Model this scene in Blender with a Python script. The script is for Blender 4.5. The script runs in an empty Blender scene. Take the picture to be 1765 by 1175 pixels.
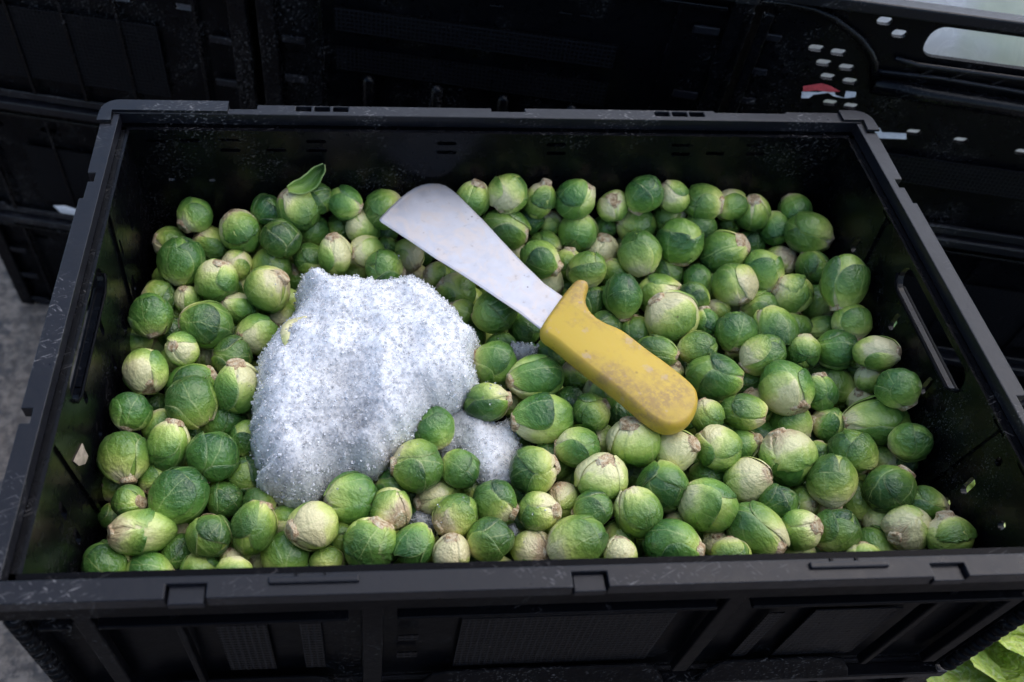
import bpy, bmesh, math, random
from mathutils import Vector, Matrix, noise
from mathutils.geometry import tessellate_polygon
S = 0.01                      # the tables below are in centimetres
GROUND = -51.0                # ground below the rim of the crate (cm); world z = 0 there
sc = bpy.context.scene
col = sc.collection
R_ = math.radians

# ------------------------------------------------------------------ camera
CAM = Vector((-10.728, -37.725, 41.524))
CR = Matrix(((0.99679192, 0.00966141, -0.07945139), (-0.05589871, 0.79449734, -0.60468943), (0.05728177, 0.60719077, 0.79248859)))
cd = bpy.data.cameras.new("camera"); cam = bpy.data.objects.new("camera", cd); col.objects.link(cam)
M = CR.to_4x4(); M.translation = (CAM + Vector((0, 0, -GROUND))) * S
cam.matrix_world = M
cd.sensor_fit = 'HORIZONTAL'; cd.sensor_width = 36.0
cd.lens = 1522.03 / 1765 * 36
cd.shift_x = 136.16 / 1765; cd.shift_y = 55.22 / 1765
cd.clip_start = 0.02; cd.clip_end = 200
cd.dof.use_dof = True; cd.dof.focus_distance = 0.60; cd.dof.aperture_fstop = 6.3
sc.camera = cam

# ------------------------------------------------------------------ daylight
SUN_EL, SUN_AZ = 56, 62       # a veiled sky: broad, soft sun behind the crate
w = bpy.data.worlds.new("World"); sc.world = w; w.use_nodes = True
wn = w.node_tree.nodes; wl = w.node_tree.links
for n in list(wn): wn.remove(n)
sky = wn.new('ShaderNodeTexSky'); sky.sky_type = 'NISHITA'; sky.sun_disc = False
sky.sun_elevation = R_(SUN_EL); sky.sun_rotation = R_(SUN_AZ)
sky.air_density = 1.0; sky.dust_density = 1.4; sky.ozone_density = 1.2
bg = wn.new('ShaderNodeBackground'); bg.inputs[1].default_value = 0.12
wo = wn.new('ShaderNodeOutputWorld')
wl.new(sky.outputs[0], bg.inputs[0]); wl.new(bg.outputs[0], wo.inputs[0])
ld = bpy.data.lights.new("sun", 'SUN'); sun = bpy.data.objects.new("sun", ld); col.objects.link(sun)
ld.energy = 1.0; ld.angle = R_(100); ld.color = (1.0, 0.98, 0.965)
sd = Vector((math.sin(R_(SUN_AZ)) * math.cos(R_(SUN_EL)), math.cos(R_(SUN_AZ)) * math.cos(R_(SUN_EL)), math.sin(R_(SUN_EL))))
sun.rotation_euler = (-sd).to_track_quat('-Z', 'Y').to_euler()
vs = sc.view_settings; vs.view_transform = 'Standard'; vs.look = 'None'; vs.exposure = 1.2; vs.gamma = 1; vs.use_curve_mapping = False
sc.cycles.use_denoising = True
sc.cycles.use_adaptive_sampling = True; sc.cycles.adaptive_threshold = 0.018; sc.cycles.adaptive_min_samples = 12
sc.cycles.max_bounces = 9; sc.cycles.diffuse_bounces = 4; sc.cycles.glossy_bounces = 3; sc.cycles.transmission_bounces = 8
sc.cycles.caustics_refractive = True; sc.cycles.caustics_reflective = False

# ------------------------------------------------------------------ helpers
def up(v): return Vector((v[0], v[1], v[2] - GROUND))

def ray(u, v):                 # line of sight through a point of the 1765 x 1175 picture, for measuring
    return CR @ Vector(((u - 882.5 + 136.159) / 1522.035, -(v - 587.5 - 55.219) / 1522.035, -1.0))
def at_z(u, v, z):
    d = ray(u, v); return CAM + d * ((z - CAM.z) / d.z)

def tag(o, label=None, cat=None, group=None, kind=None):
    if label: o['label'] = label
    if cat: o['category'] = cat
    if group: o['group'] = group
    if kind: o['kind'] = kind
    return o

def make(name, verts, faces, mat, parent=None, loc=(0, 0, 0), smooth=False, uvs=None):
    me = bpy.data.meshes.new(name)
    me.from_pydata([Vector(v) * S for v in verts], [], faces)
    if uvs is not None:
        l = me.uv_layers.new(name="UVMap")
        for lp in me.loops: l.data[lp.index].uv = uvs[lp.vertex_index]
    if smooth: me.polygons.foreach_set("use_smooth", [True] * len(me.polygons))
    me.materials.append(mat); me.update()
    o = bpy.data.objects.new(name, me); col.objects.link(o)
    o.location = Vector(loc) * S
    if parent: o.parent = parent
    return o

def empty(name, loc, rz=0):
    o = bpy.data.objects.new(name, None); col.objects.link(o)
    o.location = up(loc) * S; o.rotation_euler = (0, 0, rz); o.empty_display_size = .05
    return o

class MB:
    """collects solid pieces of one part"""
    def __init__(s): s.v = []; s.f = []
    def add(s, v, f):
        n = len(s.v); s.v += [Vector(x) for x in v]; s.f += [[i + n for i in q] for q in f]; return s
    def box(s, x0, x1, y0, y1, z0, z1):
        return s.add([(x0, y0, z0), (x1, y0, z0), (x1, y1, z0), (x0, y1, z0), (x0, y0, z1), (x1, y0, z1), (x1, y1, z1), (x0, y1, z1)],
                     [(0, 3, 2, 1), (4, 5, 6, 7), (0, 1, 5, 4), (1, 2, 6, 5), (2, 3, 7, 6), (3, 0, 4, 7)])
    def plate(s, outline, holes, o, ux, uy, th):
        """flat plate with real openings: outline and holes in (a, b), lifted to o + a ux + b uy, th thick against the normal"""
        o = Vector(o); ux = Vector(ux); uy = Vector(uy); n = ux.cross(uy).normalized()
        loops = [outline] + list(holes)
        fl = [Vector((a, b, 0)) for L in loops for a, b in L]
        tr = tessellate_polygon([[Vector((a, b, 0)) for a, b in L] for L in loops])
        top = [o + ux * p.x + uy * p.y for p in fl]; bot = [p - n * th for p in top]; N = len(fl)
        F = []
        for t in tr:
            a, b, c = t
            if (fl[b] - fl[a]).cross(fl[c] - fl[a]).z < 0: a, b, c = a, c, b
            F.append((a, b, c)); F.append((a + N, c + N, b + N))
        k = 0
        for i, L in enumerate(loops):
            m = len(L); ar = sum(L[j][0] * L[(j + 1) % m][1] - L[(j + 1) % m][0] * L[j][1] for j in range(m))
            ccw = ar > 0
            for j in range(m):
                a = k + j; b = k + (j + 1) % m
                if ccw == (i == 0): F.append((b, a, a + N, b + N))
                else: F.append((a, b, b + N, a + N))
            k += m
        return s.add(top + bot, F)
    def tube(s, pts, rad, seg=10, cap=True):
        pts = [Vector(p) for p in pts]; rr = rad if isinstance(rad, (list, tuple)) else [rad] * len(pts)
        V = []; F = []
        for i, p in enumerate(pts):
            t = (pts[min(i + 1, len(pts) - 1)] - pts[max(i - 1, 0)]).normalized()
            a = t.orthogonal().normalized(); a = Vector((0, 0, 1)).cross(t) if abs(t.z) < .9 else Vector((1, 0, 0)).cross(t); a.normalize(); b = t.cross(a)
            for k in range(seg): V.append(p + (a * math.cos(k * 2 * math.pi / seg) + b * math.sin(k * 2 * math.pi / seg)) * rr[i])
        for i in range(len(pts) - 1):
            for k in range(seg): F.append((i * seg + k, i * seg + (k + 1) % seg, (i + 1) * seg + (k + 1) % seg, (i + 1) * seg + k))
        if cap: F.append(list(range(seg))[::-1]); F.append([(len(pts) - 1) * seg + k for k in range(seg)])
        return s.add(V, F)
    def build(s, name, mat, parent=None, bevel=0, smooth=False, loc=(0, 0, 0)):
        o = make(name, s.v, s.f, mat, parent, loc, smooth)
        if bevel:
            m = o.modifiers.new("bevel", 'BEVEL'); m.width = bevel * S; m.segments = 2; m.limit_method = 'ANGLE'; m.angle_limit = R_(50)
        return o

def rrect(x0, x1, y0, y1, r, n=4):
    P = []
    for cx, cy, a in ((x1 - r, y1 - r, 0), (x0 + r, y1 - r, 90), (x0 + r, y0 + r, 180), (x1 - r, y0 + r, 270)):
        for k in range(n + 1):
            t = R_(a + 90 * k / n); P.append((cx + r * math.cos(t), cy + r * math.sin(t)))
    return P

# ------------------------------------------------------------------ materials
class NT:
    def __init__(s, name):
        s.m = bpy.data.materials.new(name); s.m.use_nodes = True; s.t = s.m.node_tree
        for n in list(s.t.nodes): s.t.nodes.remove(n)
        s.out = s.n('ShaderNodeOutputMaterial')
    def n(s, t, **k):
        x = s.t.nodes.new(t)
        for a, b in k.items(): setattr(x, a, b)
        return x
    def set(s, sock, v):
        if v is None: return
        if isinstance(v, bpy.types.NodeSocket): s.t.links.new(v, sock)
        else: sock.default_value = v
    def math(s, op, a, b=None, c=None, clamp=False):
        x = s.n('ShaderNodeMath', operation=op, use_clamp=clamp)
        s.set(x.inputs[0], a); s.set(x.inputs[1], b); s.set(x.inputs[2], c); return x.outputs[0]
    def vmath(s, op, a, b=None, scale=None):
        x = s.n('ShaderNodeVectorMath', operation=op); s.set(x.inputs[0], a); s.set(x.inputs[1], b)
        if scale is not None: s.set(x.inputs['Scale'], scale)
        return x.outputs[1] if op in ('DOT_PRODUCT', 'LENGTH', 'DISTANCE') else x.outputs[0]
    def noise(s, vec, scale, detail=4, rough=.5, out=0, dist=0):
        x = s.n('ShaderNodeTexNoise'); s.set(x.inputs['Vector'], vec); x.inputs['Scale'].default_value = scale
        x.inputs['Detail'].default_value = detail; x.inputs['Roughness'].default_value = rough; x.inputs['Distortion'].default_value = dist
        return x.outputs[out]
    def voro(s, vec, scale, feature='F1', out='Distance', rnd=1):
        x = s.n('ShaderNodeTexVoronoi', feature=feature); s.set(x.inputs['Vector'], vec); x.inputs['Scale'].default_value = scale
        x.inputs['Randomness'].default_value = rnd
        return x.outputs[out]
    def map(s, v, a, b, c=0., d=1., smooth=False):
        x = s.n('ShaderNodeMapRange', clamp=True)
        if smooth: x.interpolation_type = 'SMOOTHSTEP'
        s.set(x.inputs['Value'], v); s.set(x.inputs['From Min'], a); s.set(x.inputs['From Max'], b); s.set(x.inputs['To Min'], c); s.set(x.inputs['To Max'], d)
        return x.outputs[0]
    def mix(s, f, a, b, blend='MIX'):
        x = s.n('ShaderNodeMix', data_type='RGBA', blend_type=blend); s.set(x.inputs[0], f)
        for sock, v in ((x.inputs[6], a), (x.inputs[7], b)):
            if isinstance(v, tuple) and len(v) == 3: v = (*v, 1)
            s.set(sock, v)
        return x.outputs[2]
    def ramp(s, f, stops):
        x = s.n('ShaderNodeValToRGB'); e = x.color_ramp.elements
        while len(e) < len(stops): e.new(.5)
        for q, (p, c) in zip(e, stops): q.position = p; q.color = (*c, 1)
        s.set(x.inputs[0], f); return x.outputs[0]
    def bump(s, h, strength, dist=.001, normal=None):
        x = s.n('ShaderNodeBump'); x.inputs['Strength'].default_value = strength; x.inputs['Distance'].default_value = dist
        s.set(x.inputs['Height'], h); s.set(x.inputs['Normal'], normal); return x.outputs[0]
    def bsdf(s, **k):
        x = s.n('ShaderNodeBsdfPrincipled')
        for a, b in k.items():
            kk = a.replace('_', ' ')
            if isinstance(b, tuple) and len(b) == 3 and kk.endswith(('Color', 'Tint')): b = (*b, 1)
            s.set(x.inputs[kk], b)
        return x
    def done(s, b): s.t.links.new(b.outputs[0] if hasattr(b, 'outputs') else b, s.out.inputs[0]); return s.m
    def obj(s): return s.n('ShaderNodeTexCoord').outputs['Object']
    def pos(s): return s.n('ShaderNodeNewGeometry').outputs['Position']

def plastic(name, base=.006, rough=.30, dust=1.0, grid=False, spec=.42, filmk=.16):
    t = NT(name); P = t.pos()
    n1 = t.noise(P, 12, 3, .65); n2 = t.noise(P, 140, 2, .6)
    def skew(a, b, c):
        x = t.n('ShaderNodeCombineXYZ')
        for i, v in enumerate((a, b, c)): t.set(x.inputs[i], t.vmath('DOT_PRODUCT', P, v))
        return x.outputs[0]
    sc1 = t.map(t.noise(skew((62., 25., 12.), (-310., 760., 240.), (160., -220., 560.)), 1.0, 1, .5), .64, .72)
    sc2 = t.map(t.noise(skew((48., -40., 20.), (520., 560., -160.), (-200., 140., 480.)), 1.0, 1, .5), .65, .73)
    scr = t.math('MULTIPLY', t.math('MAXIMUM', sc1, sc2), t.map(n1, .50, .62))
    specks = t.math('MULTIPLY', t.map(t.voro(P, 170), .12, .05), t.map(n1, .46, .58))
    film = t.math('MULTIPLY', t.map(n1, .52, .78), t.map(n2, .35, .7))
    d = t.math('ADD', t.math('MULTIPLY', scr, .42), t.math('MULTIPLY', film, filmk)); d = t.math('ADD', d, t.math('MULTIPLY', specks, .13))
    d = t.math('MULTIPLY', d, dust, clamp=True)
    c = t.mix(d, (base, base * 1.04, base * 1.5), (.235, .22, .215))
    r = t.math('ADD', rough, t.math('MULTIPLY', t.math('SUBTRACT', n2, .5), .24)); r = t.math('ADD', r, t.math('MULTIPLY', d, .45), clamp=True)
    h = n2
    if grid:
        sx = t.n('ShaderNodeSeparateXYZ'); t.t.links.new(t.obj(), sx.inputs[0]); k = 1 / .0040
        def line(o): return t.map(t.math('PINGPONG', t.math('MULTIPLY', o, k), .5), .12, .24)
        g = t.math('MULTIPLY', line(sx.outputs[0]), line(sx.outputs[2]))
        h = t.math('MULTIPLY', g, -9.); c = t.mix(t.math('SUBTRACT', 1., g), c, (.007, .0072, .009))  # ridges given a lighter colour that stands in for their highlights
    return t.done(t.bsdf(Base_Color=c, Roughness=r, IOR=1.5, Specular_IOR_Level=spec, Normal=t.bump(h, .28, .0006)))

def leaf_material(name):
    t = NT(name); uv = t.n('ShaderNodeUVMap').outputs[0]
    oi = t.n('ShaderNodeObjectInfo'); rnd = oi.outputs['Random']; oc = t.n('ShaderNodeSeparateColor'); t.t.links.new(oi.outputs['Color'], oc.inputs[0])
    pale, hue, brown = oc.outputs[0], oc.outputs[1], oc.outputs[2]
    su = t.n('ShaderNodeSeparateXYZ'); t.t.links.new(uv, su.inputs[0]); U, V = su.outputs[0], su.outputs[1]
    off = t.n('ShaderNodeCombineXYZ'); t.set(off.inputs[0], t.math('MULTIPLY', rnd, 57.)); t.set(off.inputs[1], t.math('MULTIPLY', rnd, 91.)); t.set(off.inputs[2], t.math('MULTIPLY', rnd, 13.))
    W = t.vmath('ADD', uv, off.outputs[0])
    nb = t.noise(W, 2.2, 2, .5); nf = t.noise(W, 9, 3, .6); nd = t.noise(W, 34, 2, .6)
    ux = t.math('ADD', t.math('MULTIPLY', t.math('SUBTRACT', U, .5), 2.), t.math('MULTIPLY', t.math('SUBTRACT', nb, .5), .35))
    ax = t.math('ABSOLUTE', ux); sg = t.math('SIGN', ux)
    wv = t.math('MULTIPLY_ADD', V, -.045, .062)
    mid = t.map(t.math('DIVIDE', ax, wv), 1., .15, 0., 1.)
    s1 = t.math('MULTIPLY', V, 4.0); s1 = t.math('SUBTRACT', s1, t.math('MULTIPLY', t.math('POWER', ax, .8), 1.9))
    s1 = t.math('ADD', s1, t.math('MULTIPLY', sg, .27)); s1 = t.math('ADD', s1, t.math('MULTIPLY', nf, .55)); s1 = t.math('ADD', s1, t.math('MULTIPLY', rnd, 3.))
    pp = t.math('PINGPONG', s1, .5); lat = t.math('MULTIPLY', t.map(pp, .085, .012), t.map(ax, 0., 1.0, 1., .30))
    ret = t.map(t.voro(t.vmath('MULTIPLY', W, (1., 1.25, 1.)), 7., 'DISTANCE_TO_EDGE'), .05, .0)
    vein = t.math('MAXIMUM', mid, t.math('MULTIPLY', lat, t.map(nb, .3, .7, .2, .75))); vein = t.math('MAXIMUM', vein, t.math('MULTIPLY', ret, .22))
    marg = t.math('MAXIMUM', t.map(t.math('ABSOLUTE', t.math('SUBTRACT', U, .5)), .455, .49), t.map(V, .955, .99))
    g = t.math('ADD', V, t.math('MULTIPLY', t.math('SUBTRACT', nb, .5), .55)); g = t.math('ADD', g, t.math('MULTIPLY', t.math('SUBTRACT', nf, .5), .2))
    g = t.math('ADD', g, t.math('MULTIPLY', t.math('SUBTRACT', ax, .4), .10))
    g = t.math('ADD', g, t.math('MULTIPLY', t.math('SUBTRACT', .40, pale), .70)); g = t.math('ADD', g, t.math('MULTIPLY', t.math('SUBTRACT', rnd, .5), .62))
    c = t.ramp(t.math('MULTIPLY', g, .8, clamp=True), [(0., (.74, .70, .36)), (.09, (.62, .67, .24)), (.20, (.41, .53, .13)), (.34, (.19, .325, .060)), (.52, (.085, .195, .036)), (.74, (.040, .115, .023)), (1., (.015, .056, .015))])
    lighter = t.mix(.45, c, (.52, .60, .24))
    vk = t.math('MULTIPLY', vein, t.map(V, .0, .25, .25, .62))
    c = t.mix(vk, c, lighter)
    c = t.mix(t.math('MULTIPLY', t.map(nd, .45, .75), .25), c, t.mix(.5, c, (.05, .10, .02)))
    c = t.mix(t.math('MULTIPLY', marg, t.map(nb, .35, .65, .1, .5)), c, (.46, .54, .22))
    bmask = t.math('MULTIPLY', t.map(t.math('ADD', V, t.math('MULTIPLY', t.math('SUBTRACT', nf, .5), .5)), t.math('MULTIPLY_ADD', brown, .36, .02), t.math('MULTIPLY_ADD', brown, .22, -.06)), t.map(nd, .28, .5, .35, 1.))
    c = t.mix(t.math('MULTIPLY', bmask, .75), c, t.ramp(nd, [(0.3, (.22, .12, .055)), (.55, (.48, .33, .20)), (.8, (.62, .50, .36))]))
    spot = t.math('MULTIPLY', t.map(t.voro(W, 2.6), .07, .03), t.map(nb, .5, .58)); c = t.mix(t.math('MULTIPLY', spot, .7), c, (.09, .06, .02))
    hv = t.n('ShaderNodeHueSaturation'); t.set(hv.inputs['Hue'], t.math('MULTIPLY_ADD', hue, .026, .477)); t.set(hv.inputs['Saturation'], 1.02); t.set(hv.inputs['Value'], t.math('MULTIPLY_ADD', rnd, .2, .92)); t.set(hv.inputs['Color'], c)
    r = t.math('MULTIPLY_ADD', nd, .25, .20)
    return t.done(t.bsdf(Base_Color=hv.outputs[0], Roughness=r, IOR=1.5, Normal=t.bump(t.noise(W, 9, 2, .6), .7, .0018)))

def stem_material():
    t = NT("cut_stem"); oi = t.n('ShaderNodeObjectInfo'); o = t.vmath('ADD', t.obj(), t.vmath('SCALE', oi.outputs['Location'], scale=90.))
    n = t.noise(o, 3.6, 3, .6); n2 = t.noise(o, 15, 2, .6)
    k = t.math('ADD', n, t.math('MULTIPLY', t.math('SUBTRACT', n2, .5), .35))
    c = t.ramp(k, [(.28, (.20, .11, .05)), (.42, (.45, .30, .16)), (.52, (.63, .48, .29)), (.66, (.70, .62, .42)), (.8, (.60, .60, .28))])
    return t.done(t.bsdf(Base_Color=c, Roughness=.7, Normal=t.bump(n2, .8, .002)))

def ice_material(name, grains=False, clearness=.25):
    t = NT(name); P = t.pos()
    big = t.noise(P, 17, 2, .5); n = t.noise(P, 190, 2, .65); vx = t.n('ShaderNodeTexVoronoi'); t.set(vx.inputs['Vector'], t.vmath('ADD', P, t.vmath('SCALE', t.n('ShaderNodeTexNoise').outputs[1], scale=.0))); vx.inputs['Scale'].default_value = 480; f = vx.outputs['Distance']; cell = t.n('ShaderNodeSeparateColor'); t.t.links.new(vx.outputs['Color'], cell.inputs[0])
    at = t.n('ShaderNodeAttribute'); at.attribute_name = 'wet'; wet = t.math('ADD', at.outputs['Fac'], t.math('MULTIPLY', t.math('SUBTRACT', big, .5), .5)); wet = t.math('ADD', wet, t.math('MULTIPLY', t.math('SUBTRACT', n, .5), .35))
    wet = t.map(wet, .05, 1.0)
    c = t.mix(wet, (.90, .89, .885), (.68, .68, .68))
    c = t.mix(t.map(cell.outputs[0], .35, 1., 0., .42), c, t.mix(.5, c, (.22, .23, .25))); fh = t.math('ADD', t.math('MULTIPLY', f, -1.), t.math('MULTIPLY', cell.outputs[1], .9)); nm = t.bump(t.math('ADD', fh, t.math('MULTIPLY', n, 1.0)),   .4, .0014); nc = t.bump(t.math('ADD', fh, t.math('MULTIPLY', n, 1.2)), .9, .002)
    if grains:
        rn = t.n('ShaderNodeNewGeometry').outputs['Random Per Island']
        return t.done(t.bsdf(Base_Color=(.97, .975, .98), Roughness=.06, IOR=1.31, Transmission_Weight=t.map(rn, .1, .5, .55, 1.)))
    snow = t.bsdf(Base_Color=c, Roughness=.45, IOR=1.31, Subsurface_Weight=1., Subsurface_Radius=(.92, .96, 1.), Subsurface_Scale=.007, Normal=nm, Coat_Weight=.8, Coat_Roughness=.12, Coat_IOR=1.31, Coat_Normal=nc)
    clear = t.bsdf(Base_Color=(.95, .96, .97), Roughness=.15, IOR=1.31, Transmission_Weight=1., Normal=nc)
    mx = t.n('ShaderNodeMixShader'); t.set(mx.inputs[0], t.math('MULTIPLY_ADD', wet, clearness, clearness * .25)); t.t.links.new(snow.outputs[0], mx.inputs[1]); t.t.links.new(clear.outputs[0], mx.inputs[2])
    return t.done(mx)

def steel_material():
    t = NT("steel_blade"); o = t.obj()
    st = t.noise(t.vmath('MULTIPLY', o, (700., 60., 60.)), 1., 3, .5); n = t.noise(o, 26, 5, .6); n2 = t.noise(o, 150, 4, .65); n3 = t.noise(o, 60, 4, .6, dist=1.2)
    c = t.mix(t.map(n, .35, .7), (.40, .40, .43), (.54, .54, .57)); c = t.mix(t.math('MULTIPLY', t.map(n3, .45, .62), .8), c, (.52, .47, .44))
    c = t.mix(t.math('MULTIPLY', t.map(n2, .62, .72), .6), c, (.30, .27, .26))
    c = t.mix(t.math('MULTIPLY', t.map(t.voro(o, 90), .09, .03), t.map(n, .52, .6)), c, (.10, .075, .06))
    r = t.math('ADD', t.map(n, .3, .7, .42, .6), t.math('MULTIPLY', t.math('SUBTRACT', n2, .5), .25))
    h = t.math('ADD', st, t.math('MULTIPLY', n2, .8))
    return t.done(t.bsdf(Base_Color=c, Metallic=.72, Roughness=r, Normal=t.bump(h, .12, .0005)))

def handle_material():
    t = NT("yellow_handle"); o = t.obj()
    n = t.noise(o, 34, 5, .65); n2 = t.noise(o, 240, 4, .7); n3 = t.noise(o, 14, 3, .5)
    dirt = t.math('MULTIPLY', t.map(n, .47, .66), t.map(n2, .36, .58)); dirt = t.math('ADD', dirt, t.math('MULTIPLY', t.map(n3, .47, .7), .45), clamp=True)
    c = t.mix(t.math('MULTIPLY', dirt, .72), (.56, .37, .036), (.29, .17, .07)); c = t.mix(t.math('MULTIPLY', t.map(t.noise(o, 95, 3, .5), .63, .70), .35), c, (.45, .33, .30))
    c = t.mix(t.math('MULTIPLY', t.map(t.voro(o, 55), .08, .02), .6), c, (.20, .10, .03))
    h = t.math('ADD', n2, t.math('MULTIPLY', n, .5))
    return t.done(t.bsdf(Base_Color=c, Roughness=t.map(n2, .3, .7, .36, .58), IOR=1.46, Subsurface_Weight=.06, Subsurface_Scale=.002, Normal=t.bump(h, .2, .0006)))

def ground_material():
    t = NT("worn_paving"); P = t.pos()
    a = t.noise(P, 13, 5, .65); b = t.noise(P, 60, 4, .7); v = t.voro(P, 60)
    c = t.ramp(a, [(.34, (.035, .033, .035)), (.48, (.09, .075, .063)), (.64, (.17, .14, .115))]); c = t.mix(t.map(b, .45, .62), c, (.20, .165, .135)); c = t.mix(t.map(b, .42, .3), c, (.045, .045, .05))
    return t.done(t.bsdf(Base_Color=c, Roughness=.85, Normal=t.bump(t.math('ADD', b, v), .6, .004)))

def simple(name, c, rough=.6, var=.25, scale=60, **k):
    t = NT(name); n = t.noise(t.obj(), scale, 4, .6)
    cc = t.mix(t.map(n, .35, .7), tuple(x * (1 - var) for x in c), tuple(min(1, x * (1 + var)) for x in c))
    return t.done(t.bsdf(Base_Color=cc, Roughness=rough, Normal=t.bump(n, .2, .001), **k))

def film_material():
    t = NT("clear_white_film"); P = t.pos(); n = t.noise(P, 22, 4, .6, dist=1.5); r = t.map(t.math('ABSOLUTE', t.math('SUBTRACT', n, .5)), .03, .0)
    c = t.mix(r, (.88, .88, .88), (.97, .97, .97)); c = t.mix(t.map(t.noise(P, 9, 3), .5, .64), c, (.72, .77, .62))
    d = t.bsdf(Base_Color=c, Roughness=.35, Normal=t.bump(n, .5, .004)); tl = t.n('ShaderNodeBsdfTranslucent'); t.set(tl.inputs[0], c)
    mx = t.n('ShaderNodeMixShader'); mx.inputs[0].default_value = .6; t.t.links.new(d.outputs[0], mx.inputs[1]); t.t.links.new(tl.outputs[0], mx.inputs[2])
    return t.done(mx)

def lettuce_material(name, dark):
    t = NT(name); uv = t.n('ShaderNodeUVMap').outputs[0]; n = t.noise(uv, 5, 4, .6); v = t.voro(uv, 7, 'DISTANCE_TO_EDGE')
    c = t.ramp(n, [(.3, (.045, .12, .02)), (.7, (.10, .22, .03))]) if dark else t.ramp(n, [(.25, (.24, .36, .04)), (.5, (.42, .53, .10)), (.75, (.58, .64, .22))])
    c = t.mix(t.map(v, .07, .0), c, (.55, .60, .28))
    return t.done(t.bsdf(Base_Color=c, Roughness=.4, Subsurface_Weight=.1, Subsurface_Scale=.004, Normal=t.bump(t.noise(uv, 9, 3, .6), .8, .006)))

PL = plastic("black_plastic", .002, .25, .7, False, .16, .05); PLO = plastic("black_plastic_outer", .002, .34, .55, False, .05, .03); PLR = plastic("black_plastic_rim", .006, .33, 1.4, False, .25, .04); PLG = plastic("black_plastic_grid", .001, .32, .3, True, .07, .03); PLB = plastic("black_plastic_worn", .002, .30, .8, False, .08, .05)  # outer copy's reflection cut low to stand in for dark surroundings in front
LEAF = leaf_material("sprout_leaf"); STEM = stem_material(); ICE = ice_material("packed_ice"); GRAIN = ice_material("ice_grain", True); ICEW = ice_material("wet_ice", False, .32)

# ------------------------------------------------------------------ ground
g = make('ground', [(-2500, -2500, 0), (2500, -2500, 0), (2500, 2500, 0), (-2500, 2500, 0)], [(0, 1, 2, 3)], ground_material())
tag(g, kind='structure')

# ------------------------------------------------------------------ crates
def slots(cs, w, h): return [rrect(x - w / 2, x + w / 2, z - h / 2, z + h / 2, min(w, h) * .485, 3) for x, z in cs]

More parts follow.
